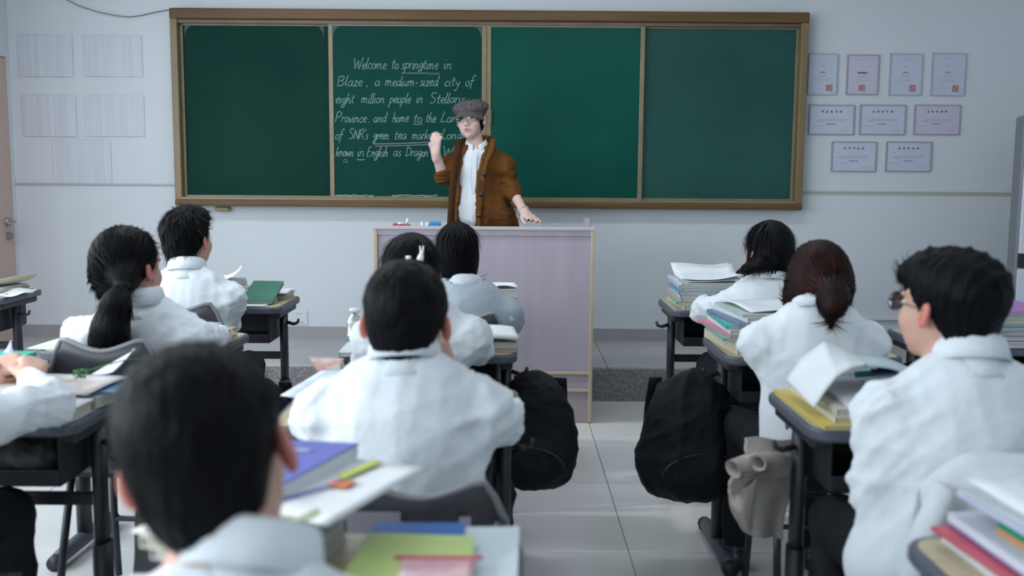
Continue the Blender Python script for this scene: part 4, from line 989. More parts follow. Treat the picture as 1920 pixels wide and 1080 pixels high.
# the builder expects the left joint on -X for a figure facing +Y; she faces -Y, so her own left arm sits on +X
def build_teacher():
    base = np.array((-.2, 6.0, .0)); P = empty('person', (-.2, 6.0, 0), 0, 'person standing behind the podium in grey cap and brown cardigan, one hand raised', 'person')
    b3 = base; R, t = hframe(hd_, 180-13, 1, 4)
    M_SK2 = mat('skin_pale', (0.66, 0.47, 0.42), .5, .05, 25, .03, 120, sss=.12, vcol=True, spec=.4)
    zf = .214; res = .0042
    f = Field(np.array((-.62, 5.70, zf))-b3, np.array((.25, 6.25, 1.85))-b3, res); H = HF(f, R, t-b3, .98)
    head_prims(H)
    H.ell((0, .095, -.0655), (.013, .010, .0045), k=.003, mode='s')
    f.cone(H.p((0, -.028, -.045)), nb_-b3-np.array((0, 0, .02)), .047, .052, k=.03)
    Rt, u, fw, lat = torso_prims(f, pel_-b3, nb_-b3, sR_-b3, sL_-b3, -.008, .95)
    for a, e, w in ((sL_, eL_, wL_), (sR_, eR_, wR_)):
        f.cone(a-b3, e-b3, .042, .036, k=.03); f.cone(e-b3, w-b3, .036, .024, k=.02)
    add_hand(f, wL_-b3, (.40, -.62, -.34), (.12, -.35, .92), False, curls=[.06, .02, .06, .10], spread=.35, sc=.98, thumb_close=0)
    add_hand(f, wR_-b3, (.02, -.22, .97), (-.35, -.85, 0.0), True, curls=[.72, .78, .8, .85], sc=.98, thumb_close=1.0)
    for s in (-1, 1):
        hp = pel_+np.array((s*.085, 0, -.05)); kn = np.array((pel_[0]+s*.09, 6.0, .70)); an = np.array((pel_[0]+s*.09, 6.01, .30))
        f.cone(hp-b3, kn-b3, .078, .052, k=.03); f.cone(kn-b3, an-b3, .05, .036, k=.02); f.cone(an-b3-np.array((0, 0, .045)), an-b3+np.array((0, -.13, -.06)), .03, .024, k=.02)
    V, Q = f.extract(); me, V, n = quadmesh('body', V, Q, None, 1); C = np.ones((len(V), 3))
    dd = np.linalg.norm((V-H.p((0, .095, -.066)))@R/np.array((.024, .02, .012)), axis=1); w = np.clip(1.3-dd, 0, 1)[:, None]*.9; C = C*(1-w)+w*np.array((.75, .38, .36))
    for s in (-1, 1):
        dd = np.linalg.norm((V-H.p((s*.045, .07, -.03)))@R/np.array((.03, .03, .03)), axis=1); w = np.clip(1.2-dd, 0, 1)[:, None]*.35; C = C*(1-w)+w*np.array((1.02, .82, .80))
    set_col(me, C); link('body', me, M_SK2, P)
    # inner white shirt
    f = Field(np.array((-.50, 5.78, 1.0))-b3, np.array((.10, 6.2, 1.60))-b3, .006)
    torso_prims(f, pel_-b3, nb_-b3, sR_-b3+np.array((.05, 0, 0)), sL_-b3-np.array((.05, 0, 0)), .006, .92); f.ell(pel_-b3+np.array((0, -.02, .1)), (.14, .12, .16), None, .05)
    V, Q = f.extract(); me, V, n = quadmesh('shirt', V, Q, lambda X: fold(X, .006, 26, 4, (1.2, 1, .4)), 2); sh = link('shirt', me, M_SHIRT, P)
    # collar with two front points
    Rc = np.stack([-lat, -fw, u], 1) if False else np.stack([lat, fw, u], 1)
    cc = nb_-b3+u*.015
    Pg = []
    for i in range(33):
        a = math.radians(-90+16+328*i/32); ca, sa = math.cos(a), math.sin(a); fr = max(0, -sa)
        prof = [(0, -.01), (0, .022), (.002, .034), (.006, .036), (.012, .026), (.018, .004), (.021, -.010-.022*fr**3)]
        Pg.append([cc+np.array(((ca*(.052+r)), sa*(.056+r)-.01*fr*0, z-.035*fr**2)) for r, z in prof])
    MB().grid(Pg, .0025).build('collar', M_SHIRT, sh, True)
    MB().box(tuple(cc+np.array((-.008, -.115, -.16))), (.024, .004, .26)).build('placket', M_SHIRT, sh)
    # cardigan: torso shell open in front, sleeves pushed up to the elbows
    MC = mat('brown_cardigan', (0.155, 0.068, 0.018), .95, .25, 16, .5, 240, stretch=(1, 1, .25), spec=.15, color2=(0.11, 0.046, 0.012))
    MCD = mat('dark_cardigan_band', (0.075, 0.032, 0.012), .95, .2, 16, .3, 240, spec=.15)
    f = Field(np.array((-.62, 5.74, .75))-b3, np.array((.26, 6.26, 1.62))-b3, .0065)
    torso_prims(f, pel_-b3, nb_-b3, sR_-b3, sL_-b3, .024, 1.0)
    f.cone(pel_-b3+np.array((0, 0, .12)), pel_-b3+np.array((0, 0, -.22)), .155, .175, k=.06)
    f.ell(pel_-b3+np.array((.04, 0, -.02)), (.20, .13, .20), None, .06)
    # the opening: a slanted wedge in front, wider at the hem
    f2 = lambda z: None
    op = [((-.218, 1.575), .052), ((-.222, 1.525), .052), ((-.245, 1.44), .050), ((-.268, 1.32), .052), ((-.285, 1.15), .060), ((-.29, .98), .062), ((-.29, .75), .064)]
    for (p0, r0), (p1, r1) in zip(op, op[1:]):
        for yy in (5.80, 5.86, 5.74) + ((5.90,) if p0[1] > 1.4 else ()):
            f.cone(np.array((p0[0], yy, p0[1]))-b3, np.array((p1[0], yy, p1[1]))-b3, r0, r1, k=.01, mode='s')
    f.ell(nb_-b3+np.array((0, -.02, .05)), (.058, .062, .07), None, k=.01, mode='s')
    for a, e, w, q in ((sL_, eL_, wL_, .30), (sR_, eR_, wR_, .06)):
        f.cone(a-b3, e-b3, .062, .058, k=.03); f.cone(e-b3, e+(w-e)*q-b3, .056, .050, k=.02)
    def dsp(X):
        wt = np.full(len(X), .35)
        for q in (eL_-b3, eR_-b3, (sL_+eL_)/2-b3): wt = np.maximum(wt, np.clip(1.35-np.linalg.norm(X-q, axis=1)/.12, 0, 1))
        return fold(X, .022, 30, 6, (.5, .5, 1.3))*wt+fold(X, .009, 26, 9, (1.3, 1, .12), False)
    V, Q = f.extract(); me, V, n = quadmesh('cardigan', V, Q, dsp, 2); ca_ = link('cardigan', me, MC, P)
    # hood/shawl roll around the neck running into the button bands
    W = lambda pts: [Vector(p)-Vector(b3) for p in pts]
    left = [(-.150, 6.03, 1.560), (-.122, 5.96, 1.545), (-.130, 5.895, 1.50), (-.155, 5.860, 1.44), (-.172, 5.838, 1.37), (-.190, 5.830, 1.26), (-.202, 5.830, 1.12), (-.205, 5.835, .98), (-.205, 5.84, .80)]
    right = [(-.265, 6.03, 1.560), (-.325, 5.96, 1.530), (-.335, 5.885, 1.47), (-.345, 5.855, 1.40), (-.352, 5.838, 1.32), (-.362, 5.832, 1.20), (-.368, 5.832, 1.08), (-.370, 5.835, .95), (-.370, 5.84, .80)]
    for q, mm, r in ((left, MC, .026), (right, MCD, .026)):
        MB().tube(W(q), [.030, .034, .030, .024, r, r, r, r, r], 12, sq=.55, up=(0, 1, 0)).build('cardigan_band', mm, ca_, True)
    MB().tube(W([(-.150, 6.03, 1.560), (-.205, 6.07, 1.565), (-.265, 6.03, 1.560)]), .034, 12).build('hood_roll', MC, ca_, True)
    mbtn = mat('dark_button', (0.035, 0.016, 0.010), .4)
    for z, x in ((1.36, -.168), (1.24, -.188), (1.115, -.198)):
        c = Vector((x, 5.812, z))-Vector(b3); MB().tube([c, c+Vector((0, -.008, 0))], .017, 12).build('button', mbtn, ca_, True)
    MB().box(Vector((-.196, 5.806, 1.285))-Vector(b3), (.018, .006, .075), rot=Euler((0, .2, 0))).build('toggle_strap', mbtn, ca_)
    MB().box(Vector((-.085, 5.848, 1.09))-Vector(b3), (.13, .008, .012), rot=Euler((0, 0, .2)), bev=.002).build('pocket_edge', MCD, ca_)
    # trousers and shoes
    f = Field(np.array((-.45, 5.8, zf))-b3, np.array((.05, 6.2, 1.15))-b3, .011); f.ell(pel_-b3+np.array((0, 0, -.04)), (.15, .11, .1), None, .03)
    for s in (-1, 1): f.cone(pel_-b3+np.array((s*.085, 0, -.07)), np.array((pel_[0]+s*.09, 6.0, .28))-b3, .088, .062, k=.03)
    V, Q = f.extract(); me, V, n = quadmesh('trousers', V, Q, None, 1); link('trousers', me, M_TROUSER, P)
    for s in (-1, 1):
        sh_ = MB().tube([Vector((s*.09, q, zf+.036)) for q in (.07, .03, -.08, -.15, -.17)], [.03, .04, .042, .034, .02], 12, sq=.85)
        sh_.build('shoe', M_SHOE, P, True)
    # hair, then the newsboy cap
    make_hair('cap', R, t, b3, P, 5, 'black', .0048, .98, 900)
    Hh = HF(None, R, t-b3, .98)
    MK = mat('grey_wool', (0.125, 0.105, 0.105), .95, .25, 40, .4, 260, spec=.15, color2=(0.09, 0.078, 0.08))
    f = Field(t-b3-.17, t-b3+.19, .005); H2 = HF(f, R, t-b3, .98)
    H2.ell((0, -.022, .074), (.112, .124, .054), rotm(-8, 0, 0), k=0); H2.ell((0, -.020, .045), (.086, .106, .048), rotm(-6, 0, 0), k=.02)
    H2.ell((0, -.01, .00), (.077, .098, .05), k=.005, mode='s')
    for k in range(8):
        a = math.radians(22.5+45*k); H2.cone((0, -.02, .128), (.115*math.cos(a), -.018+.13*math.sin(a), .070), .003, .004, k=.008, mode='s')
    H2.ell((0, -.02, .131), (.010, .010, .006), k=.003)
    V, Q = f.extract(); me, V, n = quadmesh('cap', V, Q, lambda X: fold(X, .004, 40, 3), 1); cp = link('cap', me, MK, P)
    Pg = []
    for i in range(17):
        a = math.radians(90+75-150*i/16); row = []
        for j in range(6):
            v = j/5; rr = 1+.0*v; x = math.cos(a)*(.084+.012*v); y = -.01+math.sin(a)*(.092+.062*v*max(0, math.sin(a))**.6); z = .052-.036*v-.020*(math.cos(a)**2)*v-.012*abs(math.cos(a))
            row.append(Hh.p((x, y, z)))
        Pg.append(row)
    MB().grid(Pg, .005).build('brim', MK, cp, True)
    MB().tube([Vector(Hh.p((math.cos(a)*.0865, -.01+math.sin(a)*.098, .052-.012*abs(math.cos(a))))) for a in [2*math.pi*k/24 for k in range(25)]], .006, 8).build('cap_band', mat('dark_grey_wool', (0.05, 0.045, 0.048), .9), cp, True)
    # face details
    hp_ = lambda c: Vector(R@(np.array(c)*.98)+t-b3)
    M_EYE = mat('eye_white', (0.62, 0.60, 0.58), .2); M_IRIS = mat('iris', (0.02, 0.012, 0.01), .15)
    for s in (-1, 1):
        for nm, rad, c, scl, m in (('eye', .0115, (s*.031, .079, .003), (1.15, 1, .55), M_EYE), ('iris', .0068, (s*.031, .0862, .003), (1, .8, .85), M_IRIS)):
            bm = bmesh.new(); bmesh.ops.create_uvsphere(bm, u_segments=14, v_segments=10, radius=rad)
            MB().add([tuple(hp_(np.array(v.co)*scl+np.array(c))) for v in bm.verts], [[v.index for v in q.verts] for q in bm.faces]).build(nm, m, P, True); bm.free()
        MB().tube([hp_((s*.014, .0985, .019)), hp_((s*.030, .0985, .024)), hp_((s*.048, .086, .019))], [.0022, .0028, .0012], 6).build('eyebrow', mat('brow_brown', (0.07, 0.045, 0.04), .8), P, True)
        MB().tube([hp_((s*.017, .0895, .006)), hp_((s*.031, .0925, .0098)), hp_((s*.046, .083, .006))], [.0012, .0018, .001], 6).build('eyelid', M_HAIR, P, True)
    g = MB(); gl = MB(); MG = mat('thin_glasses', (0.30, 0.24, 0.22), .3)
    for s in (-1, 1):
        ring = [hp_((s*.033+.025*math.cos(a), .108-abs(.025*math.cos(a))*.1, -.001+.022*math.sin(a))) for a in [2*math.pi*k/20 for k in range(21)]]
        g.tube(ring, .0010, 6); g.tube([hp_((s*.058, .103, .004)), hp_((s*.076, .06, .004)), hp_((s*.083, .0, .002))], .0010, 6); gl.add([tuple(v) for v in ring[:20]], [tuple(range(20))])
    g.tube([hp_((-.009, .108, .003)), hp_((0, .111, .005)), hp_((.009, .108, .003))], .0010, 6)
    go = g.build('glasses', MG, P, True); gl.build('lens', mat('lens_glass', (1, 1, 1), .0, trans=1.0, spec=.3), go)
    # bracelet
    ax = (wL_-eL_); ax /= np.linalg.norm(ax); br = MB(); a1 = np.cross(ax, (0, 1, 0)); a1 /= np.linalg.norm(a1); a2 = np.cross(ax, a1); c = wL_-b3-ax*.012
    for k in range(16):
        a = 2*math.pi*k/16; p = Vector(c+(a1*math.cos(a)+a2*math.sin(a))*.030)
        bm = bmesh.new(); bmesh.ops.create_icosphere(bm, subdivisions=1, radius=.0058); br.add([tuple(Vector(v.co)+p) for v in bm.verts], [[v.index for v in q.verts] for q in bm.faces]); bm.free()
    br.build('bracelet', mat('silver_beads', (0.65, 0.66, 0.68), .25, metal=.5), P, True)
build_teacher()
# ------------------------------------------------------------------ books, papers and bags
CM = {}
def cmat(c, rough=.5):
    k = tuple(round(v, 3) for v in c)
    if k not in CM: CM[k] = mat('cover_%d' % len(CM), c, rough, .06, 14)
    return CM[k]
def book(loc, w, d, t, col, rz, label, cat='book', group=None, pages=None, tilt=0, name='book', spine='L'):
    """a closed book lying flat: spine on -X; origin at the middle of its underside"""
    o = empty(name, loc, math.radians(rz), label, cat, group); o.rotation_euler = (math.radians(tilt), 0, math.radians(rz))
    c = min(.0022, t*.2); m = cmat(col)
    cv = MB().box((0, 0, c/2), (w, d, c)).box((0, 0, t-c/2), (w, d, c)).box((-w/2+c/2, 0, t/2), (c, d, t-c*1.0)).build('cover', m, o)
    MB().box((.001, 0, t/2), (w-.008, d-.006, t-2*c)).build('page_block', pages or M_PAGES, o)
    return o
ORD = ['lowest', 'second lowest', 'third from the bottom', 'fourth from the bottom', 'fifth from the bottom', 'sixth from the bottom', 'seventh from the bottom', 'eighth from the bottom', 'ninth from the bottom', 'tenth from the bottom', 'eleventh from the bottom']
def stack(x, y, z, items, where, rz=0, group=None, jit=.008, jr=3):
    for i, it in enumerate(items):
        nm, col, w, d, t = it[:5]; dx, dy, dr = (it[5:8] if len(it) > 5 else (0, 0, 0))
        top = i == len(items)-1
        lab = f"{nm}, {'topmost' if top else ORD[i]} in the stack on {where}"
        book((x+dx+random.uniform(-jit, jit), y+dy+random.uniform(-jit, jit), z), w, d, t, col, rz+dr+random.uniform(-jr, jr), lab, 'book', group or f'books on {where}')
        z += t+.0006
    return z
def sheet(fn, label, name='paper_sheet', m=None, thick=.0012, nu=10, nv=8, cat='paper', group=None, smooth=True):
    P = [[fn(i/nu, j/nv) for j in range(nv+1)] for i in range(nu+1)]
    return tag(MB().grid(P, thick).build(name, m or M_PAPER, None, smooth), label, cat, group)
def flat_sheet(x, y, z, w, d, rz, label, m=None, wave=.004, name='paper_sheet', cat='paper', seed=0, curl=(0, 0), group=None, thick=.0012):
    a = math.radians(rz); c, s = math.cos(a), math.sin(a)
    def fn(u, v):
        X, Y = (u-.5)*w, (v-.5)*d; Z = wave*(.5+.5*math.sin(u*5+seed)*math.cos(v*4+seed*2)) + curl[0]*max(0, u-.6)**2*6 + curl[1]*max(0, v-.6)**2*6
        return (x+c*X-s*Y, y+s*X+c*Y, z+.001+Z)
    return sheet(fn, label, name, m, thick, cat=cat, group=group)
WHT, CRM, GRY = (.66, .70, .73), (.58, .57, .50), (.40, .43, .46)
TEAL, GRN, DGRN, BLU, NAVY, RED, PNK, ORG, YEL, PUR = (.08, .42, .40), (.10, .40, .20), (.02, .13, .085), (.05, .20, .50), (.02, .06, .22), (.50, .04, .07), (.62, .25, .33), (.62, .22, .06), (.62, .48, .12), (.16, .12, .42)
ZD = .7605
# right front desk
z = stack(.885, 4.50, ZD, [('cream exercise book', CRM, .27, .37, .022), ('green-spined workbook', (.25, .50, .35), .27, .36, .014), ('pink-spined textbook', (.55, .42, .42), .27, .36, .016), ('white paperback', WHT, .26, .36, .014),
   ('blue-spined textbook', (.18, .38, .58), .27, .37, .014), ('grey-covered workbook', GRY, .26, .36, .014), ('blue-cornered notebook', (.50, .58, .66), .26, .36, .012), ('white-covered book', WHT, .26, .35, .010)], 'the front right desk')
flat_sheet(.91, 4.50, z, .28, .34, 4, 'loose white papers fanned on top of the front right book stack', seed=1, wave=.012, curl=(.01, .05))
flat_sheet(.90, 4.49, z+.012, .27, .33, -5, 'uppermost loose sheet on the front right book stack', seed=3, wave=.010, curl=(.02, .03))
# second right desk
z = stack(.865, 3.40, ZD, [('thick cream-edged dictionary', (.60, .56, .42), .28, .38, .034), ('white softcover book', WHT, .28, .37, .012), ('green-striped workbook', (.20, .45, .36), .28, .37, .010, -.012, 0, 0), ('pink-spined workbook', PNK, .28, .38, .010, -.022, .01, 2),
   ('white thick textbook', WHT, .27, .36, .016), ('teal-spined book', TEAL, .28, .37, .012, -.006, 0, -3), ('navy-edged notebook', (.16, .22, .34), .27, .36, .010, .012, 0, 4), ('white thick paperback', WHT, .27, .34, .018, .025, 0, 5), ('pale green notebook', (.45, .58, .52), .28, .34, .008, .04, .01, 3)], 'the second-row right desk', rz=3)
flat_sheet(.93, 3.42, z, .30, .30, 8, 'white paper bulging on top of the second-row right stack', seed=2, wave=.014)
# third right desk: books under the arched notebook
z3 = stack(.985, 2.45, ZD, [('thick cream-edged textbook', (.60, .56, .44), .44, .36, .026), ('cream-edged textbook', (.62, .60, .52), .42, .34, .016), ('white paperback', WHT, .40, .33, .012, .02, 0, 0)], 'the third-row right desk', jit=.002, jr=1)
book((.775, 2.44, ZD+.0), .09, .40, .012, YEL, 2, 'yellow notebook at the left edge of the third-row right desk', 'notebook')
near = [(1526, 764, 2.30), (1545, 735, 2.31), (1568, 706, 2.33), (1596, 690, 2.35), (1622, 684, 2.38)]
far = [(1474, 712, 2.58), (1500, 674, 2.60), (1545, 641, 2.62), (1580, 655, 2.63), (1630, 680, 2.64)]
def arch(u, v):
    q = u*4; i = min(int(q), 3); t = q-i; cr = lambda L: np.array(at(*L[i]))*(1-t)+np.array(at(*L[i+1]))*t
    a, b = cr(near), cr(far); p = a*(1-v)+b*v; return tuple(p)
sheet(arch, 'open notebook arched over the books on the third-row right desk, white page up', 'open_notebook', M_PAPER, .006, 24, 8, 'notebook')
def slope(u, v):
    a = np.array(at(1596, 662, 2.66))*(1-u)+np.array(at(1712, 694, 2.66))*u; b = np.array(at(1622, 688, 2.42))*(1-u)+np.array(at(1720, 712, 2.46))*u
    p = a*(1-v)+b*v; p[2] += .012*math.sin(u*math.pi); return tuple(p)
sheet(slope, 'pale blue-grey notebook page sloping down right of the arched notebook', 'notebook_page', mat('blue_paper', (.46, .58, .60), .8), .004, 12, 6, 'notebook')
flat_sheet(1.02, 2.37, z3+.010, .26, .17, -8, 'green and white magazine pages bulging under the arched notebook', mat('magazine_green', (.55, .60, .50), .6, .5, 14, color2=(.25, .38, .18)), wave=.018, seed=4, name='magazine', cat='magazine', thick=.003)
flat_sheet(1.05, 2.42, z3+.028, .24, .15, -4, 'folded magazine with navy print under the arched notebook', mat('magazine_navy', (.56, .58, .60), .6, .5, 9, color2=(.06, .09, .22)), wave=.014, seed=7, name='magazine', cat='magazine', thick=.003)
p = at(1630, 701, 2.50); tag(MB().tube([p+Vector((-.03, .02, -.006)), p+Vector((.02, -.01, .004))], .008, 8).build('pen_cap', mat('cyan_plastic', (.03, .35, .52), .3), None, True), 'bright cyan marker lying beneath the arched notebook', 'marker')
p = at(1648, 660, 2.62)
pn = MB().tube([at(1628, 652, 2.72), at(1646, 664, 2.62)], .004, 8)
# bottom right desk: pile of coloured books, spines to the left
z = stack(.885, 1.36, ZD, [('white red-tabbed workbook', WHT, .34, .38, 0.0101), ('green and white workbook', (.30, .52, .36), .33, .38, 0.0086), ('pink-red spined textbook', (.55, .10, .14), .34, .39, 0.0072, -.01, 0, 1), ('purple spined book', PUR, .33, .38, 0.0065, .01, 0, 0),
   ('white thick exercise book', (.60, .64, .72), .33, .37, 0.0158), ('orange spined textbook', (.60, .26, .10), .31, .28, .009, .03, -.04, 0), ('dark green spined textbook', (.0, .25, .13), .31, .28, .011, .028, -.04, 0), ('orange and white magazine', ORG, .31, .28, .008, .03, -.04, 2),
   ('pale violet folder', (.50, .52, .68), .32, .37, 0.0101, .01, 0, 3), ('grey-white notebook', (.50, .56, .58), .32, .36, 0.0072, .02, 0, 4)], 'the bottom right desk', rz=4, jit=.004, jr=1.5)
flat_sheet(.94, 1.37, z, .36, .38, 6, 'white papers heaped on top of the bottom right book pile', seed=5, wave=.010, thick=.003)
flat_sheet(.97, 1.34, z+.008, .34, .34, -6, 'top sheet of pale blue paper on the bottom right pile', mat('pale_blue_paper', (.52, .62, .74), .8), seed=8, wave=.012, thick=.002)
tag(MB().box((.725, 1.20, ZD+.010), (.012, .05, .022), rot=Euler((0, 0, .07)), bev=.002).build('index_tab', mat('red_tab', (.45, .01, .03), .5)), 'red tab sticking out at the left of the bottom right pile', 'tab')
# right edge desk
z = stack(1.80, 3.58, ZD, [('white thick workbook', WHT, .30, .38, .020), ('royal blue textbook', (.02, .07, .42), .30, .37, .022), ('white paperback', WHT, .29, .36, .014), ('bright blue textbook', (.02, .22, .52), .30, .36, .016), ('green-grey notebook', (.25, .36, .33), .29, .36, .012),
    ('white exercise book', WHT, .28, .36, .014), ('grey-white workbook', (.5, .52, .58), .28, .35, .014), ('violet-spined book', (.40, .18, .50), .28, .35, .012)], 'the right edge desk', rz=5)
# left front desk
z = stack(-1.40, 4.56, ZD, [('cream-edged textbook', CRM, .25, .28, .030), ('white-covered textbook', WHT, .25, .28, .024), ('grey-white workbook', GRY, .24, .27, .018), ('white paperback', WHT, .24, .27, .016)], 'the front left desk')
flat_sheet(-1.38, 4.56, z, .22, .26, 12, 'white paper tilted on the book stack behind the spiky-haired boy', seed=2, wave=.02, curl=(.06, .0))
stack(-1.16, 4.64, ZD, [('brown-edged book', (.42, .34, .18), .19, .16, .020), ('white workbook', WHT, .20, .17, .010, .01, 0, 0)], 'the far corner of the front left desk')
flat_sheet(-1.165, 4.63, ZD+.031, .22, .16, -8, 'white loose paper behind the green book', seed=6, wave=.012)
book(at(482, 558, 4.40)+Vector((0, 0, -.004)), .145, .20, .014, DGRN, -4, 'dark green hardcover notebook propped up at a tilt on the front left desk', 'notebook', tilt=22, name='notebook')
gbk = bpy.context.scene.objects
o = [q for q in gbk if q.get('label', '').startswith('dark green hardcover')][0]; o.location = (-1.150, 4.475, ZD+.040)
stack(-1.155, 4.52, ZD, [('grey pencil box', (.3, .3, .26), .13, .07, .022)], 'the front left desk below the notebook')
flat_sheet(-1.20, 4.36, ZD, .20, .10, 3, 'white sheet of paper in front of the green notebook', seed=1, wave=.004)
# second left desk
flat_sheet(-1.46, 3.42, ZD, .30, .42, -4, 'grey-white papers covering the left part of the ponytailed student\'s desk', mat('greyish_paper', (.56, .57, .58), .8), wave=.004, seed=3)
z = stack(-1.135, 3.40, ZD, [('yellow-green exercise book', (.50, .52, .26), .20, .30, .014, .012, -.02, -9), ('white thick textbook', WHT, .21, .30, .022, -.03, 0, 4)], 'the second left desk')
flat_sheet(-1.17, 3.40, z, .23, .30, 4, 'blue and white magazine on the ponytailed student\'s desk', mat('magazine_blue', (.50, .62, .70), .5, .3, 7, color2=(.12, .32, .55)), wave=.010, seed=2, name='magazine', cat='magazine', thick=.004)
p = at(416, 611, 3.34); flat_sheet(p.x, p.y, z+.014, .065, .10, -12, 'orange sticky note on the blue magazine', cmat((.66, .38, .08)), wave=.004, name='sticky_note', cat='note')
p = at(447, 622, 3.30); flat_sheet(-1.045, 3.33, ZD+.020, .07, .24, -14, 'crumpled yellow-green paper strip at the right edge of the second left desk', cmat((.52, .54, .22)), wave=.020, name='paper_strip', seed=3)
# left edge desk with the clasped hands
z = stack(-1.27, 2.52, ZD, [('thick white textbook', (.56, .60, .62), .30, .22, .028, .10, .02, -6), ('blue-spined magazine', (.12, .26, .42), .27, .20, .008, .13, .03, -8)], 'the left edge desk')
flat_sheet(-1.22, 2.50, z, .36, .22, -6, 'printed worksheet with orange marks on the left edge desk', mat('print_paper', (.64, .66, .68), .7, .4, 16, color2=(.50, .42, .38)), wave=.010, seed=2)
def curlpage(u, v):
    a = np.array(at(170, 703, 2.34))*(1-u)+np.array(at(255, 655, 2.62))*u; b = np.array(at(212, 705, 2.34))*(1-u)+np.array(at(252, 672, 2.60))*u
    p = a*(1-v)+b*v; p[2] += .010*v*v+.018*u*u*v; return tuple(p)
sheet(curlpage, 'curled-up page at the right side of the left edge desk', 'curled_page', M_PAPER, .0016, 12, 6)
flat_sheet(-1.40, 2.60, z+.004, .10, .09, 35, 'small pale lilac paper standing by the chair on the left edge desk', cmat((.45, .47, .66)), wave=.012, seed=3, curl=(.05, .04))
book((-1.13, 2.315, ZD), .17, .13, .026, (.60, .56, .68), -4, 'pale lilac booklet at the near right corner of the left edge desk', 'booklet', name='booklet')
flat_sheet(-1.16, 2.31, ZD+.027, .24, .15, -6, 'white sheet over the lilac booklet near the sleeve', wave=.006, seed=4)
tb = stack(-1.455, 2.585, ZD, [('thick white workbook', WHT, .25, .20, .034), ('cream-edged textbook', CRM, .25, .20, .028), ('grey-edged notebook', GRY, .25, .20, .020), ('bright teal folder', (.03, .46, .38), .26, .21, .010)], 'the far left desk corner', rz=-4, jit=.003)
kc = at(152, 708, 2.34)
kb = MB()
for k in range(26):
    a, r = k*2.4, .010+.004*math.sin(k*3); q = kc+Vector((r*math.cos(a)*(1+.2*(k % 3)), r*math.sin(a)*.6, .010+.008*math.sin(k*1.7)))
    kb.tube([q, q+Vector((random.uniform(-.010, .010), random.uniform(-.008, .008), random.uniform(-.006, .004)))], [.003, .0015], 6)
kb.tube([kc+Vector((.0, .01, .01)), kc+Vector((.03, .06, .018)), kc+Vector((.06, .13, .020)), kc+Vector((.09, .2, .012))], .0016, 6)
tag(kb.build('cord_charm', mat('green_cord', (.07, .20, .06), .7), None, True), 'green tasselled cord charm lying across the worksheet on the left', 'charm')
po = empty('cloth_pouch', (-1.28, 2.44, .596), 0, 'crumpled grey cloth pouch stuffed into the shelf of the left edge desk', 'pouch')
f = Field((-.25, -.16, -.01), (.25, .16, .14), .008); f.ell((0, 0, .045), (.185, .115, .050), None, 0); f.ell((.07, -.05, .05), (.10, .08, .045), None, .03); f.cut((0, 0, .003), (0, 0, -1), .01)
V, Q = f.extract(); me, V, n = quadmesh('pouch_cloth', V, Q, lambda X: fold(X, .022, 30, 81), 1); link('pouch_cloth', me, mat('grey_green_cloth', (.10, .115, .11), .9, .3, 9, .3, 50), po)
# centre front desk
z = stack(-.06, 4.47, ZD, [('violet notebook', PUR, .17, .22, .018), ('white workbook', WHT, .16, .22, .030), ('white textbook', WHT, .15, .20, .030)], 'the front centre desk')
flat_sheet(-.06, 4.47, z, .15, .18, 10, 'crumpled white papers on the front centre desk', wave=.02, seed=2)
tag(MB().tube([at(961, 566, 4.36)+Vector((-.02, 0, 0)), at(961, 566, 4.36)+Vector((.018, 0, 0))], [.020, .020], 14).tube([at(961, 566, 4.36)+Vector((-.024, 0, 0)), at(961, 566, 4.36)+Vector((-.019, 0, 0))], [.011, .011], 12).build('tape_roll', mat('tan_tape', (.35, .29, .20), .5), None, True), 'small tan tape roll at the right edge of the front centre desk', 'tape')
# centre second desk: white open book, bottle
def obook(u, v):
    a = np.array(at(866, 657, 3.22))*(1-u)+np.array(at(972, 659, 3.22))*u; b = np.array(at(874, 629, 3.44))*(1-u)+np.array(at(962, 631, 3.44))*u
    p = a*(1-v)+b*v; p[2] = .806+.010*math.sin(u*math.pi*.9); return tuple(p)
sheet(obook, 'white open book at the right corner of the second-row centre desk', 'open_book', M_PAPER, .014, 12, 6, 'book')
stack(-.075, 3.33, ZD, [('orange-edged textbook', (.45, .30, .22), .19, .20, .014), ('cream paperback', CRM, .18, .20, .018)], 'the second-row centre desk under the open book', jit=.002)
bt = at(664, 650, 3.34); bo = empty('water_bottle', (bt.x, 3.36, ZD), 0, 'clear plastic water bottle with white cap left of the centre boy\'s ear', 'bottle')
MP = mat('clear_plastic', (.80, .88, .88), .08, trans=.75)
MB().tube([(0, 0, 0), (0, 0, .004), (0, 0, .05), (0, 0, .055), (0, 0, .10), (0, 0, .125), (0, 0, .14), (0, 0, .15)], [.024, .028, .028, .026, .028, .022, .012, .012], 18).build('bottle_body', MP, bo, True)
MB().tube([(0, 0, .150), (0, 0, .152), (0, 0, .166), (0, 0, .168)], [.012, .019, .019, .016], 18).build('cap', M_WHITE, bo, True); bo.scale.z = .76
b2 = at(686, 660, 3.25); bo2 = empty('tape_dispenser', (b2.x, 3.26, ZD), math.radians(20), 'translucent round tape roll on a stand behind the centre boy\'s left ear', 'tape')
MB().tube([(-.012, 0, .055), (.012, 0, .055)], .050, 20).build('tape_roll', mat('grey_translucent', (.45, .45, .47), .3), bo2, True)
MB().tube([(-.015, 0, .055), (.015, 0, .055)], .022, 16).build('core', mat('grey_core', (.20, .21, .22), .5), bo2, True)
MB().box((0, 0, .012), (.05, .09, .024), bev=.005).build('base', M_WHITE, bo2)
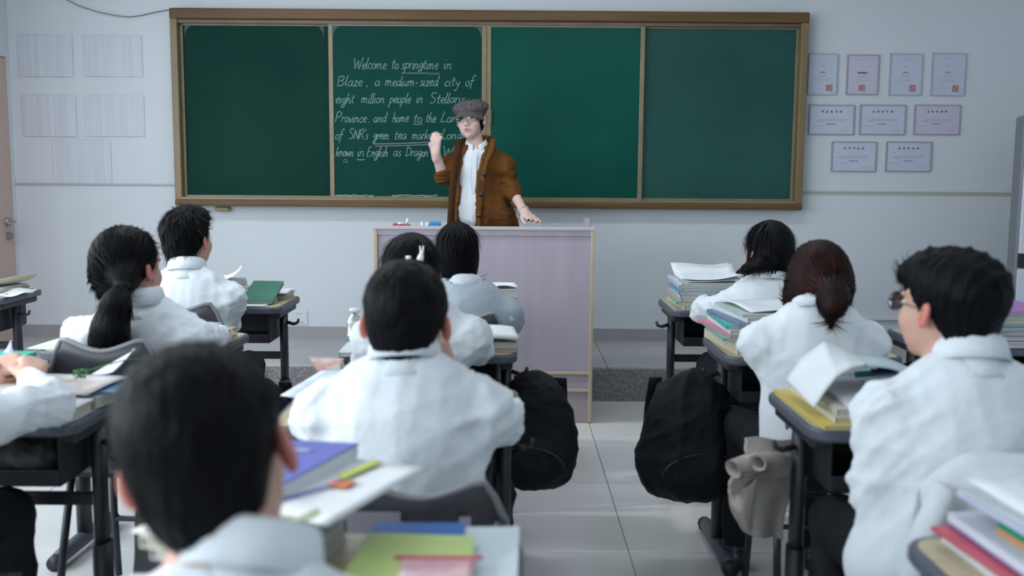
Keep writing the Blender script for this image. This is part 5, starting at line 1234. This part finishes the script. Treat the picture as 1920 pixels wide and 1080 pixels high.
# centre third desk papers
stack(-.42, 2.50, ZD, [('cream-edged textbook', CRM, .22, .30, .022), ('grey-green workbook', (.35, .38, .34), .22, .29, .016)], 'the third-row centre desk', rz=-8)
flat_sheet(-.425, 2.50, ZD+.040, .25, .32, -7, 'printed white worksheet on the pile left of the centre boy', mat('print_paper_blue', (.60, .66, .74), .7, .3, 14, color2=(.45, .52, .62)), wave=.012, seed=3)
def snack(u, v):
    a = np.array(at(578, 668, 3.05))*(1-u)+np.array(at(645, 672, 3.0))*u; b = np.array(at(596, 698, 2.95))*(1-u)+np.array(at(640, 700, 2.95))*u
    p = a*(1-v)+b*v; p[2] += .01*math.sin(v*3)*u; return tuple(p)
stack(-.50, 3.08+.15, ZD, [('white workbook', WHT, .13, .20, .014)], 'the left end of the second-row centre desk')
sheet(snack, 'crumpled cream wrapper with reddish print left of the centre boy', 'wrapper', mat('wrapper_print', (.50, .50, .46), .5, .5, 22, color2=(.50, .22, .20)), .002, 8, 6, 'wrapper')
# nearest centre desk, left pile
z = stack(-.405, 1.45, ZD, [('white thick workbook', (.62, .66, .70), .19, .26, .034, .02, -.02, -8), ('grey-edged textbook', (.50, .52, .54), .19, .25, .022, .01, 0, -12), ('cream magazine', (.64, .63, .58), .20, .26, .018, .0, 0, -14), ('white exercise book', (.62, .66, .72), .19, .25, .022, .01, .02, -18)], 'the nearest centre desk', rz=0, jit=.003)
flat_sheet(-.40, 1.36, z, .19, .20, -16, 'white magazine page with a round green picture on the nearest desk', mat('magazine_round', (.66, .68, .68), .6, .2, 9, color2=(.55, .57, .50)), wave=.006, seed=1, name='magazine', cat='magazine', thick=.003)
zc = z+.009; cxr = at(560, 972, 1.36).x
tag(MB().prism([(cxr+.032*math.cos(k*math.pi/10), 1.35+.036*math.sin(k*math.pi/10)) for k in range(20)], zc, zc+.0015).build('picture_disc', mat('green_picture', (.42, .48, .30), .6, .5, 30, color2=(.24, .22, .12))), 'round green picture printed on the white magazine page', 'picture')
PM = mat('purple_blue_cover', (.11, .13, .46), .45, .05, 10)
def quadbook(c4, zlow, t, m, label, name='book', pages=M_PAPER):
    o = empty(name, ((c4[0][0]+c4[2][0])/2, (c4[0][1]+c4[2][1])/2, zlow), 0, label, 'book'); q = [(a-o.location.x, b-o.location.y) for a, b in c4]
    MB().prism(q, 0, t-.003).build('page_block', pages, o); MB().prism([(a*1.01, b*1.01) for a, b in q], t-.003, t).build('cover', m, o); return o
zp = z+.010
o = quadbook([(-.525, 1.40), (-.345, 1.39), (-.262, 1.63), (-.46, 1.66)], zp, .024, PM, "purple-blue textbook with yellow mark by the nearest boy's right ear")
zp += .0245
flat_sheet(-.425, 1.43, zp, .045, .035, 10, 'small yellow mark on the purple-blue textbook', cmat((.55, .52, .10)), wave=.0, name='label')
flat_sheet(-.36, 1.585, zp, .06, .010, -12, 'pale title line on the purple-blue textbook', cmat((.42, .46, .62)), wave=.0, name='title_strip')
flat_sheet(-.27, 1.47, z+.006, .16, .28, -24, 'white booklet with colourful bookmark beside the purple textbook', M_PAPER, wave=.004, thick=.004, name='booklet', cat='booklet')
flat_sheet(-.245, 1.545, z+.014, .018, .10, -28, 'yellow-green page marker on the white booklet', cmat((.50, .58, .08)), wave=.001, name='bookmark', cat='bookmark')
flat_sheet(-.262, 1.468, z+.014, .036, .032, -24, 'small orange-red sticker on the white booklet', cmat((.62, .16, .04)), wave=.001, name='sticker', cat='sticker')
flat_sheet(-.305, 1.43, z+.014, .008, .13, -40, 'thin violet-blue strip on the white booklet', cmat((.16, .18, .50)), wave=.001, name='strip', cat='strip')
# nearest centre desk, right pile
z = ZD
o = quadbook([(-.235, 1.13), (.005, 1.13), (.014, 1.555), (-.215, 1.545)], z, .014, mat('transparent_folder', (.55, .64, .68), .35), 'translucent pale folder with papers at the right of the nearest desk', 'folder')
o = quadbook([(-.245, 1.22), (-.07, 1.22), (-.075, 1.55), (-.222, 1.55)], z+.0145, .007, cmat((.01, .12, .42)), 'bright blue booklet under the yellow-green one on the nearest desk')
o = quadbook([(-.255, 1.10), (-.060, 1.10), (-.056, 1.475), (-.222, 1.485)], z+.022, .006, cmat((.48, .60, .20)), 'yellow-green booklet with a red and pink block on the nearest desk')
flat_sheet(-.105, 1.315, z+.0285, .105, .13, 0, 'pink and white printed block on the yellow-green booklet', mat('pink_print', (.60, .26, .32), .6, .2, 16, color2=(.62, .48, .50)), wave=.0, name='print_block')
flat_sheet(-.105, 1.384, z+.0287, .13, .012, 0, 'red title strip on the yellow-green booklet', cmat((.55, .06, .12)), wave=.0, name='title_strip')
flat_sheet(-.03, 1.26, z+.016, .08, .12, 4, 'pale blue sheet at the near right of the nearest desk', mat('pale_blue_paper', (.5, .6, .7), .8), wave=.003)
# far left desk
z = stack(-2.52, 4.72, ZD, [('white workbook', WHT, .24, .30, .018), ('yellow-brown folder', (.48, .34, .10), .22, .28, .010), ('white paperback', WHT, .20, .26, .012)], 'the far left desk')
flat_sheet(-2.50, 4.72, z, .24, .26, -15, 'white and yellow paper curling on the far left desk', mat('cream_paper', (.66, .62, .46), .8), wave=.016, seed=2, curl=(.04, 0))
flat_sheet(-2.40, 4.66, ZD+.002, .16, .20, 10, 'crumpled clear-white plastic sheet at the corner of the far left desk', M_PAPER, wave=.030, seed=5)

# things on the podium
def stick(a, b, r, m, label, nm='chalk_stick', cat='chalk'): tag(MB().tube([a, b], r, 8).build(nm, m, None, True), label, cat)
zt = 1.037
RC = mat('red_plastic', (.42, .03, .06), .4); BC = mat('blue_plastic', (.03, .22, .52), .4)
stick(Vector((-.668, 5.50, zt+.038)), Vector((-.640, 5.50, zt+.038)), .006, RC, 'left end red chalk clip on the podium'); 
tag(MB().box((-.625, 5.50, zt+.018), (.10, .05, .036), bev=.004).build('chalk_box', RC), 'low red and white chalk box on the left of the podium', 'box')
stick(Vector((-.600, 5.50, zt+.03)), Vector((-.588, 5.50, zt+.070)), .008, M_WHITE, 'white chalk stick standing up in the red chalk box')
stick(Vector((-.645, 5.48, zt+.042)), Vector((-.612, 5.48, zt+.044)), .006, M_WHITE, 'white chalk stick lying on the red chalk box')
tag(MB().box((-.435, 5.50, zt+.026), (.062, .05, .052), bev=.006).build('eraser', BC), 'blue board eraser on the podium beside the cardigan', 'eraser')
tag(MB().tube([(-.482, 5.50, zt), (-.478, 5.50, zt+.050)], [.016, .012], 12).build('cup', mat('pale_blue_plastic', (.45, .62, .72), .4), None, True), 'small pale blue cup next to the blue eraser', 'cup')
stick(Vector((-.510, 5.50, zt)), Vector((-.510, 5.50, zt+.052)), .007, M_WHITE, 'single white chalk standing left of the pale blue cup')

# ------------------------------------------------------------------ bags hanging from the desk hooks
def bag(loc, w, d, h_, rz, label, seed, m=M_BAG, lean=0, hook=None, cat='backpack', name='backpack'):
    o = empty(name, loc, math.radians(rz), label, cat)
    f = Field((-w, -d*1.4, -.05), (w, d*1.4, h_+.12), .009)
    f.ell((0, 0, h_*.36), (w*.50, d*.50, h_*.40), None, k=0); f.ell((0, .0, h_*.64), (w*.40, d*.40, h_*.38), None, k=.05); f.ell((0, -d*.30, h_*.28), (w*.38, d*.32, h_*.24), None, k=.02)
    f.cut((0, 0, .005), (0, 0, -1), k=.03)
    V, Q = f.extract(); me, V, n = quadmesh('bag_body', V, Q, lambda X: fold(X, .020, 12, seed, (1, 1, .7))+fold(X, .006, 34, seed+1), 2); link('bag_body', me, m, o)
    hk = Vector(hook)-Vector(loc) if hook is not None else Vector((0, 0, h_+.04))
    hk = Matrix.Rotation(-math.radians(rz), 3, 'Z') @ hk
    MB().tube([(-.03, .0, h_*.94), hk+Vector((-.012, 0, -.01)), hk, hk+Vector((.012, 0, -.01)), (.03, .0, h_*.94)], .007, 8).build('top_handle', m, o, True)
    for s in (-1, 1):
        P = [[(s*w*.22+q, d*.40+.05*math.sin(v*math.pi)+.02, h_*(.90-.78*v)) for q in (-.024, .024)] for v in [k/12 for k in range(13)]]
        MB().grid(P, .006).build('shoulder_strap', m, o, True)
    MB().tube([(w*.36*math.cos(a), -d*.50-.0*math.sin(a), h_*.28+h_*.16*math.sin(a)) for a in [math.pi*k/12 for k in range(13)]], .004, 6).build('zipper', mat('dark_zip', (.03, .03, .035), .4, metal=.4), o, True)
    return o
hkz = .665
bag((.63, 3.36, .20), .40, .24, .48, 12, 'big black backpack hanging on the left hook of the second-row right desk', 61, hook=(.675, 3.385, hkz))
bag((.085, 3.38, .235), .33, .24, .43, -10, 'black backpack hanging right of the centre aisle desk, beyond the centre boy', 62, hook=(.056, 3.385, hkz))
bag((-.90, 3.38, .20), .30, .24, .44, -5, 'black backpack between the ponytailed student\'s desk and the aisle, behind the nearest head', 63, hook=(-.994, 3.385, hkz))
bag((-.925, 1.44, .17), .32, .26, .50, 0, 'black backpack at the bottom left corner of the picture', 64, hook=(-.994, 1.425, hkz))
bag((-.06, 2.60, .28), .16, .2, .36, 0, 'small black bag hanging inside the desk legs by the centre boy', 65, hook=(-.01, 2.56, .60))
# grey cloth bag
gb = empty('cloth_bag', (-.885, 2.43, .02), 0, 'long grey cloth bag hanging beside the left edge desk, black buckle on it', 'bag')
f = Field((-.2, -.2, 0), (.2, .2, .72), .009)
f.cone((-.02, 0, .62), (0, 0, .10), .055, .11, k=0); f.cone((.06, -.02, .45), (.07, 0, .06), .05, .08, k=.05); f.cut((0, 0, .02), (0, 0, -1), .02)
V, Q = f.extract(); me, V, n = quadmesh('bag_body', V, Q, lambda X: fold(X, .016, 16, 71, (1, 1, .3)), 2); link('bag_body', me, mat('grey_cloth', (.10, .105, .11), .85, .15, 10, .2, 60), gb)
MB().tube([(-.03, 0, .60), (-.095, 0, .650), (-.10, 0, .652), (-.02, .02, .60)], .006, 8).build('hanging_loop', M_BAG, gb, True)
MB().box((.05, -.125, .30), (.05, .008, .014), rot=Euler((0, .5, 0)), bev=.002).box((.045, -.125, .27), (.014, .008, .06), rot=Euler((0, .3, 0)), bev=.002).build('buckle', M_BAG, gb)
# beige coat hanging from the hook of the third right desk
ct = empty('coat', (.655, 2.60, .0), 0, 'beige wool coat folded over the hook of the third-row right desk', 'coat')
MCo = mat('beige_wool', (.44, .405, .37), .95, .12, 20, .3, 160, spec=.15)
def loft(A0, A1, B0, B1, nm, amp=.010, f=9, th=.010, ph=0, sag=0.0):
    """cloth between an upper edge A0-A1 and a lower edge B0-B1, with hanging folds"""
    A0, A1, B0, B1 = (np.array(q, float) for q in (A0, A1, B0, B1)); P = []
    for i in range(29):
        u = i/28; row = []
        for j in range(21):
            v = j/20; q = (A0*(1-u)+A1*u)*(1-v)+(B0*(1-u)+B1*u)*v
            q = q+np.array((.4*amp*math.sin(v*5+ph), amp*math.sin(u*f+ph+v)*(.35+.65*v)-sag*math.sin(v*math.pi)*(1-.3*u), -.5*amp*math.cos(u*f*1.3+ph)*(1-v)))
            row.append(q-np.array(ct.location))
        P.append(row)
    return MB().grid(P, th).build(nm, MCo, ct, True)
cp = lambda x, y, d=2.50: np.array(at(x, y, d))
loft(cp(1366, 915, 2.46), cp(1486, 868, 2.54), cp(1398, 1000, 2.48), cp(1470, 1012, 2.52), 'coat_body', .014, 8, ph=.5)
loft(cp(1362, 922, 2.47), cp(1415, 900, 2.44), cp(1388, 985, 2.50), cp(1410, 1000, 2.47), 'coat_front_flap', .012, 5, ph=2)
loft(cp(1396, 820, 2.52), cp(1484, 826, 2.56), cp(1400, 852, 2.50), cp(1484, 858, 2.53), 'coat_collar', .006, 6, ph=1)
loft(cp(1404, 842, 2.54), cp(1486, 838, 2.58), cp(1400, 930, 2.54), cp(1480, 900, 2.58), 'coat_back', .008, 6, ph=1)
def hollow(pts, r, nm, sq=1.0):
    pts = [Vector(q)-Vector(ct.location) for q in pts]; mb = MB(); mb.tube(pts, r, 16, cap=False, sq=sq)
    mb.tube([q+Vector((.0005, 0, 0)) for q in pts], [q-.006 for q in r], 16, cap=False, sq=sq)
    n = 16; L = len(pts)*n; mb.f += [(k, (k+1) % n, L+(k+1) % n, L+k) for k in range(n)]; mb.mi += [0]*n
    return mb.build(nm, MCo, ct, True)
hollow([cp(1374, 880, 2.42), cp(1400, 870, 2.44), cp(1440, 864, 2.48), cp(1484, 862, 2.53)], [.030, .030, .028, .024], 'sleeve', .8)
hollow([cp(1420, 868, 2.40), cp(1440, 862, 2.43), cp(1484, 866, 2.50)], [.026, .027, .022], 'sleeve', .8)
loft(cp(1372, 900, 2.43), cp(1486, 872, 2.50), cp(1364, 925, 2.45), cp(1486, 884, 2.53), 'lapel', .008, 7, ph=3)
# white jacket over the right chair
jk = empty('jacket', (.985, 1.975, 0), 0, 'white jacket draped over the chair back of the profile student', 'jacket'); MJ = mat('jacket_cloth', (.58, .62, .65), .9, .05, 8, .2, 30, spec=.2)
P = []
for i in range(33):
    u = -1+2*i/32; row = []
    top = .845-.10*max(0, abs(u)-.6)**1.6*3
    for j in range(29):
        v = j/28*2-1       # -1 front hem (student side) .. 0 over the top .. 1 rear hem (camera side)
        if v < 0: y, z = -.165-.02*(1+v), top-(-v)*.22
        else: y, z = -.225-.065*min(1, v*3)+.03*(u*u)-.02*v, top-.008*v-(v)*(.16+.42*max(0, -u-.55)*2+.05*math.sin(u*7))
        y -= .012*math.sin(u*11+v*2)*abs(v); row.append((u*(.215+.02*abs(v)), y, z))
    P.append(row)
MB().grid(P, .008).build('jacket_body', MJ, jk, True)
MB().tube([(-.20, -.27, .80), (-.235, -.27, .70), (-.25, -.26, .60), (-.255, -.25, .50)], [.030, .036, .034, .030], 14, sq=.7).build('sleeve', MJ, jk, True)
